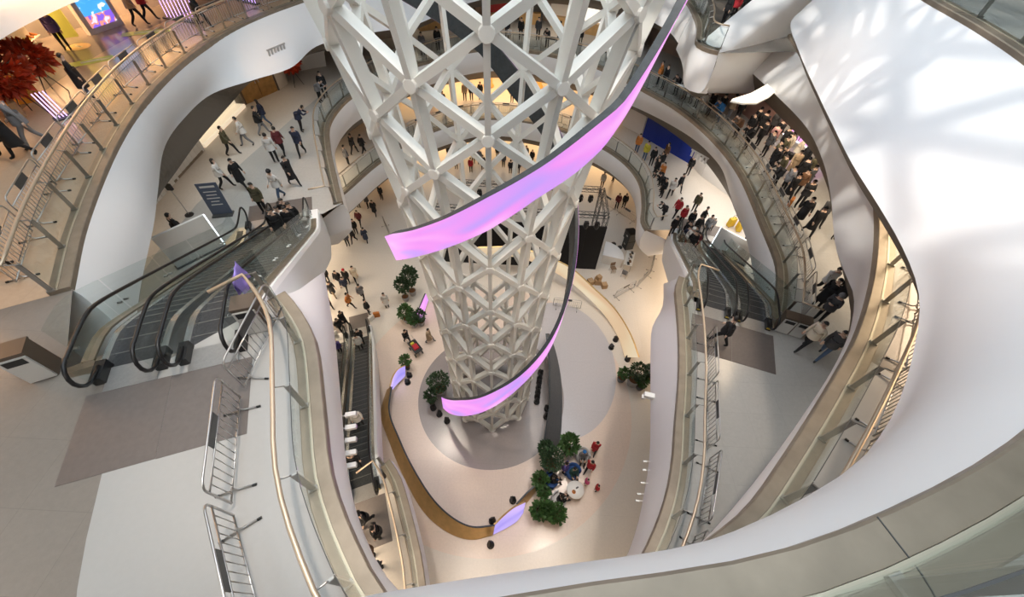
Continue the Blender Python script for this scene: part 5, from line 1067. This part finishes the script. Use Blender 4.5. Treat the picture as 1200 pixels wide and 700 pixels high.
# floor flood lights
def flood(px, py, label, group):
    x, y = at(px, py, 0); r = thing('floor_light', label, 'lamp', (x, y, 0), random.uniform(0, 6), group); MB().lathe([(.20, 0), (.20, .04), (.16, .06)], 14).build('base', black, r); [MB().box((0, .16 * s_, .17), (.05, .04, .24)).build('bracket', black, r) for s_ in (-1, 1)]
    MB().tube([(-.10, 0, .26), (.10, 0, .34)], [.15, .17], 12).build('head', black, r)
for px, py in ((577, 611), (575, 639), (601, 587)): flood(px, py, 'black floor light by the violet screen near the plants', 'floor lights by the violet screen')
for px, py in ((721, 399), (716, 408), (735, 422)): flood(px, py, 'black floor light at the end of the cream ribbon', 'floor lights at the cream ribbon')
for px, py in ((480, 441), (478, 449)): flood(px, py, 'black floor light at the violet end of the gold ribbon', 'floor lights at the gold ribbon')
for px, py in ((504, 468), (515, 486), (524, 494), (508, 479)): flood(px, py, 'black floor light under the left end of the pink ribbon', 'floor lights under the pink ribbon')
for k in range(7): flood(633 - k * .7, 438 + k * 5.6, 'black floor light in the row between tower and dark ribbon', 'row of floor lights by the tower')
for px, py in ((641, 480), (640, 489)): flood(px, py, 'black floor light against the dark ribbon', 'floor lights at the dark ribbon')
# ================================================================== wall spots, vents, glowing panel for a lit wall
def spot(px, py, z, rz, label, group, s=.75):
    x, y = at(px, py, z); r = thing('wall_spotlight', label, 'lamp', (x, y, z), rz, group); MB().box((0, 0, 0), (.34, .15, .13)).build('housing', shop_w, r); MB().bar((-.16, 0, 0), (-.55, 0, 0), .04, .04).build('arm', shop_w, r); MB().box((.175, 0, -.01), (.02, .12, .1)).build('lens', steel, r); r.scale = (s, s, s)
for k in range(5): spot(411, 486 + k * 15, 14.45, .25, 'white wall spotlight in the row over the lowest escalators', 'spotlights over the lowest escalators')
spot(763, 464, 9.6, PI, 'large white camera like fixture on the slab edge by the potted tree', None) if 0 else None
x, y = at(761, 464, 9.7); r = thing('security_camera', 'white boxy camera on the slab edge above the potted tree', 'camera', (x, y, 9.7), -.2); MB().box((0, 0, 0), (.42, .2, .2)).build('housing', shop_w, r); MB().box((.3, 0, -.02), (.3, .1, .1)).build('arm', shop_w, r); MB().box((-.2, -.05, -.12), (.14, .16, .12)).build('hood', shop_w, r)
for px, py in ((756, 541), (755, 551), (753, 566), (749, 579), (747, 587), (729, 661)): spot(px, py, 9.9, PI, 'small white wall spotlight on the slab edge of the near walkway', 'spotlights on the near walkway edge', .36)
from mathutils.bvhtree import BVHTree
def surf(px, py, o):
    d = (RW @ Vector((px - 600, py - 350, FPX))).normalized(); me = o.data; bv = BVHTree.FromPolygons([v.co for v in me.vertices], [p.vertices for p in me.polygons]); h = bv.ray_cast(Vector((0, 0, CZ)), d)
    return h[0], (h[1] if h[1] is None or h[1].dot(d) < 0 else -h[1])
vent_m = mat('vent_grey', (.45, .44, .43), .6)  # one even grey for vent heads and slats
def vent(label, px, py, oname, tint=None):
    p, nrm = surf(px, py, bpy.data.objects[oname])
    if p is None: return
    rz = math.atan2(nrm.y, nrm.x) + PI / 2; r = thing('air_vent', label, 'vent', p + nrm * .03, rz); L = 1.3
    MB().box((0, 0, .20), (L, .05, .07)).build('head', tint or vent_m, r)
    for k in range(6): MB().bar((-L / 2 + .1 + k * (L - .2) / 5, 0, .18), (-L / 2 + .02 + k * (L - .2) / 5, 0, -.28), .09, .05, Vector((0, 1, 0))).build('slat', tint or vent_m, r)
vent('comb shaped air vent on the white edge above the right walkway', 955, 172, 'trim_1')
vent('comb shaped air vent on the white edge over the shop door', 325, 60, 'trim_2')
vent('comb shaped air vent on the second level edge above the stage', 754, 131, 'trim_3')
x, y = at(820, 182, 8.9); r = thing('air_vent', 'white comb shaped vent lit up over the blue hoarding', 'vent', (x - .1, y - .2, 8.9), -.9)
MB().box((0, 0, .2), (1.5, .05, .1)).build('head', shop_w, r)
for k in range(5): MB().box((-.6 + k * .3, 0, -.05), (.14, .05, .42)).build('slat', shop_w, r)
cv = thing('lit_wall_panel', 'glowing cream panel standing for a lit wall between the pointed balcony and the white edge', 'lamp', (*at(900, 105, 14.6), 14.6)); ox, oy = at(900, 105, 14.6)
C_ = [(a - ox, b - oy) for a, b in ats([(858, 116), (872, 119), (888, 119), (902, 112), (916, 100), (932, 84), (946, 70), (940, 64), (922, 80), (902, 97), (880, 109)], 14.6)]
MB().prism(C_, -.08, 0).build('glow_sheet', emit('lit_wall_glow', (1.0, .90, .70), 1.1), cv); MB().prism([(a * 1.03, b * 1.03) for a, b in C_], -.16, -.09).build('tray', shop_w, cv)  # added panel, glows in place of a lamp-lit white wall
# ================================================================== bags, cases, carts
def bag(label, x, y, z, rz, m, s=1.0, mark=None):
    r = thing('shopping_bag', label, 'bag', (x, y, z), rz); MB().box((0, 0, .19 * s), (.36 * s, .14 * s, .38 * s)).build('body', m, r); MB().tube([(-.1 * s, 0, .38 * s), (-.07 * s, 0, .5 * s), (.07 * s, 0, .5 * s), (.1 * s, 0, .38 * s)], .008, 5).build('handle', m, r)
    if mark:
        for sg_ in (-1, 1): MB().tube([(.09 * s * math.cos(a), -.075 * s, .19 * s + sg_ * .035 * s + sg_ * .05 * s * (math.sin(a) - 1)) for a in [k * PI / 8 for k in range(9)]], .012, 5).build('printed_mark', mark, r)
kraft = mat('kraft_paper', (.40, .24, .11), .75)
x, y = at(34, 143, Z3); bag('brown paper bag with a black crossed arc mark on the third level', x, y, Z3 + .25, -.75, kraft, 1.35, black)
x, y = at(442, 371, 0); bag('orange shopping bag beside the person in black', x, y, 0, .3, CL['o'][1], 1.2); x, y = at(436, 375, 0); bag('white plastic bag set down on the ground floor', x, y, 0, 1.0, CL['w'][1], 1.2)
x, y = at(393, 393, 0); bag('white shopping bag carried past the lowest escalator', x, y, .1, .2, CL['w'][1], 1.0); x, y = at(922, 244, Z2); bag('orange shopping bag on the right walkway', x, y, Z2 + .2, .9, CL['o'][1], 1.1)
x, y = at(488, 412, 0); r = thing('stroller', 'dark stroller loaded with a colourful blanket near the violet screen', 'stroller', (x, y, 0), 2.3)
MB().box((0, 0, .55), (.9, .5, .3), top=1.2).build('basket', black, r); MB().box((-.1, 0, .74), (.5, .4, .12), top=.8).build('blanket', CL['r'][1], r); MB().box((.25, .05, .74), (.2, .3, .14), top=.7).build('toy', CL['y'][1], r); MB().tube([(.4, -.22, .6), (.75, -.22, 1.0), (.75, .22, 1.0), (.4, .22, .6)], .02, 6).build('handle', steel, r)
for i in (-1, 1):
    for j in (-1, 1): MB().tube([(i * .36, j * .25, .14), (i * .36, j * .30, .14)], .14, 12).build('wheel', rubber, r)
for i in (-1, 1): MB().bar((i * .36, 0, .14), (i * .2, 0, .42), .04, .4).build('strut', steel, r)
for k, (px, py) in enumerate(((855, 265), (864, 270))):
    x, y = at(px, py, Z1); r = thing('suitcase', ['yellow suitcase beside the short blue hoarding', 'yellow suitcase next to another yellow one'][k], 'suitcase', (x, y, Z1), .4 + k); MB().box((0, 0, .38), (.5, .3, .62), top=.96).build('shell', mat('case_yellow', (.62, .40, .02), .4), r); MB().tube([(-.12, 0, .68), (-.12, 0, .95), (.12, 0, .95), (.12, 0, .68)], .012, 5).build('handle', black, r)
    for i in (-1, 1):
        for j in (-1, 1): MB().tube([(i * .19, j * .1 - .02, .035), (i * .19, j * .1 + .02, .035)], .035, 8).build('wheel', rubber, r)
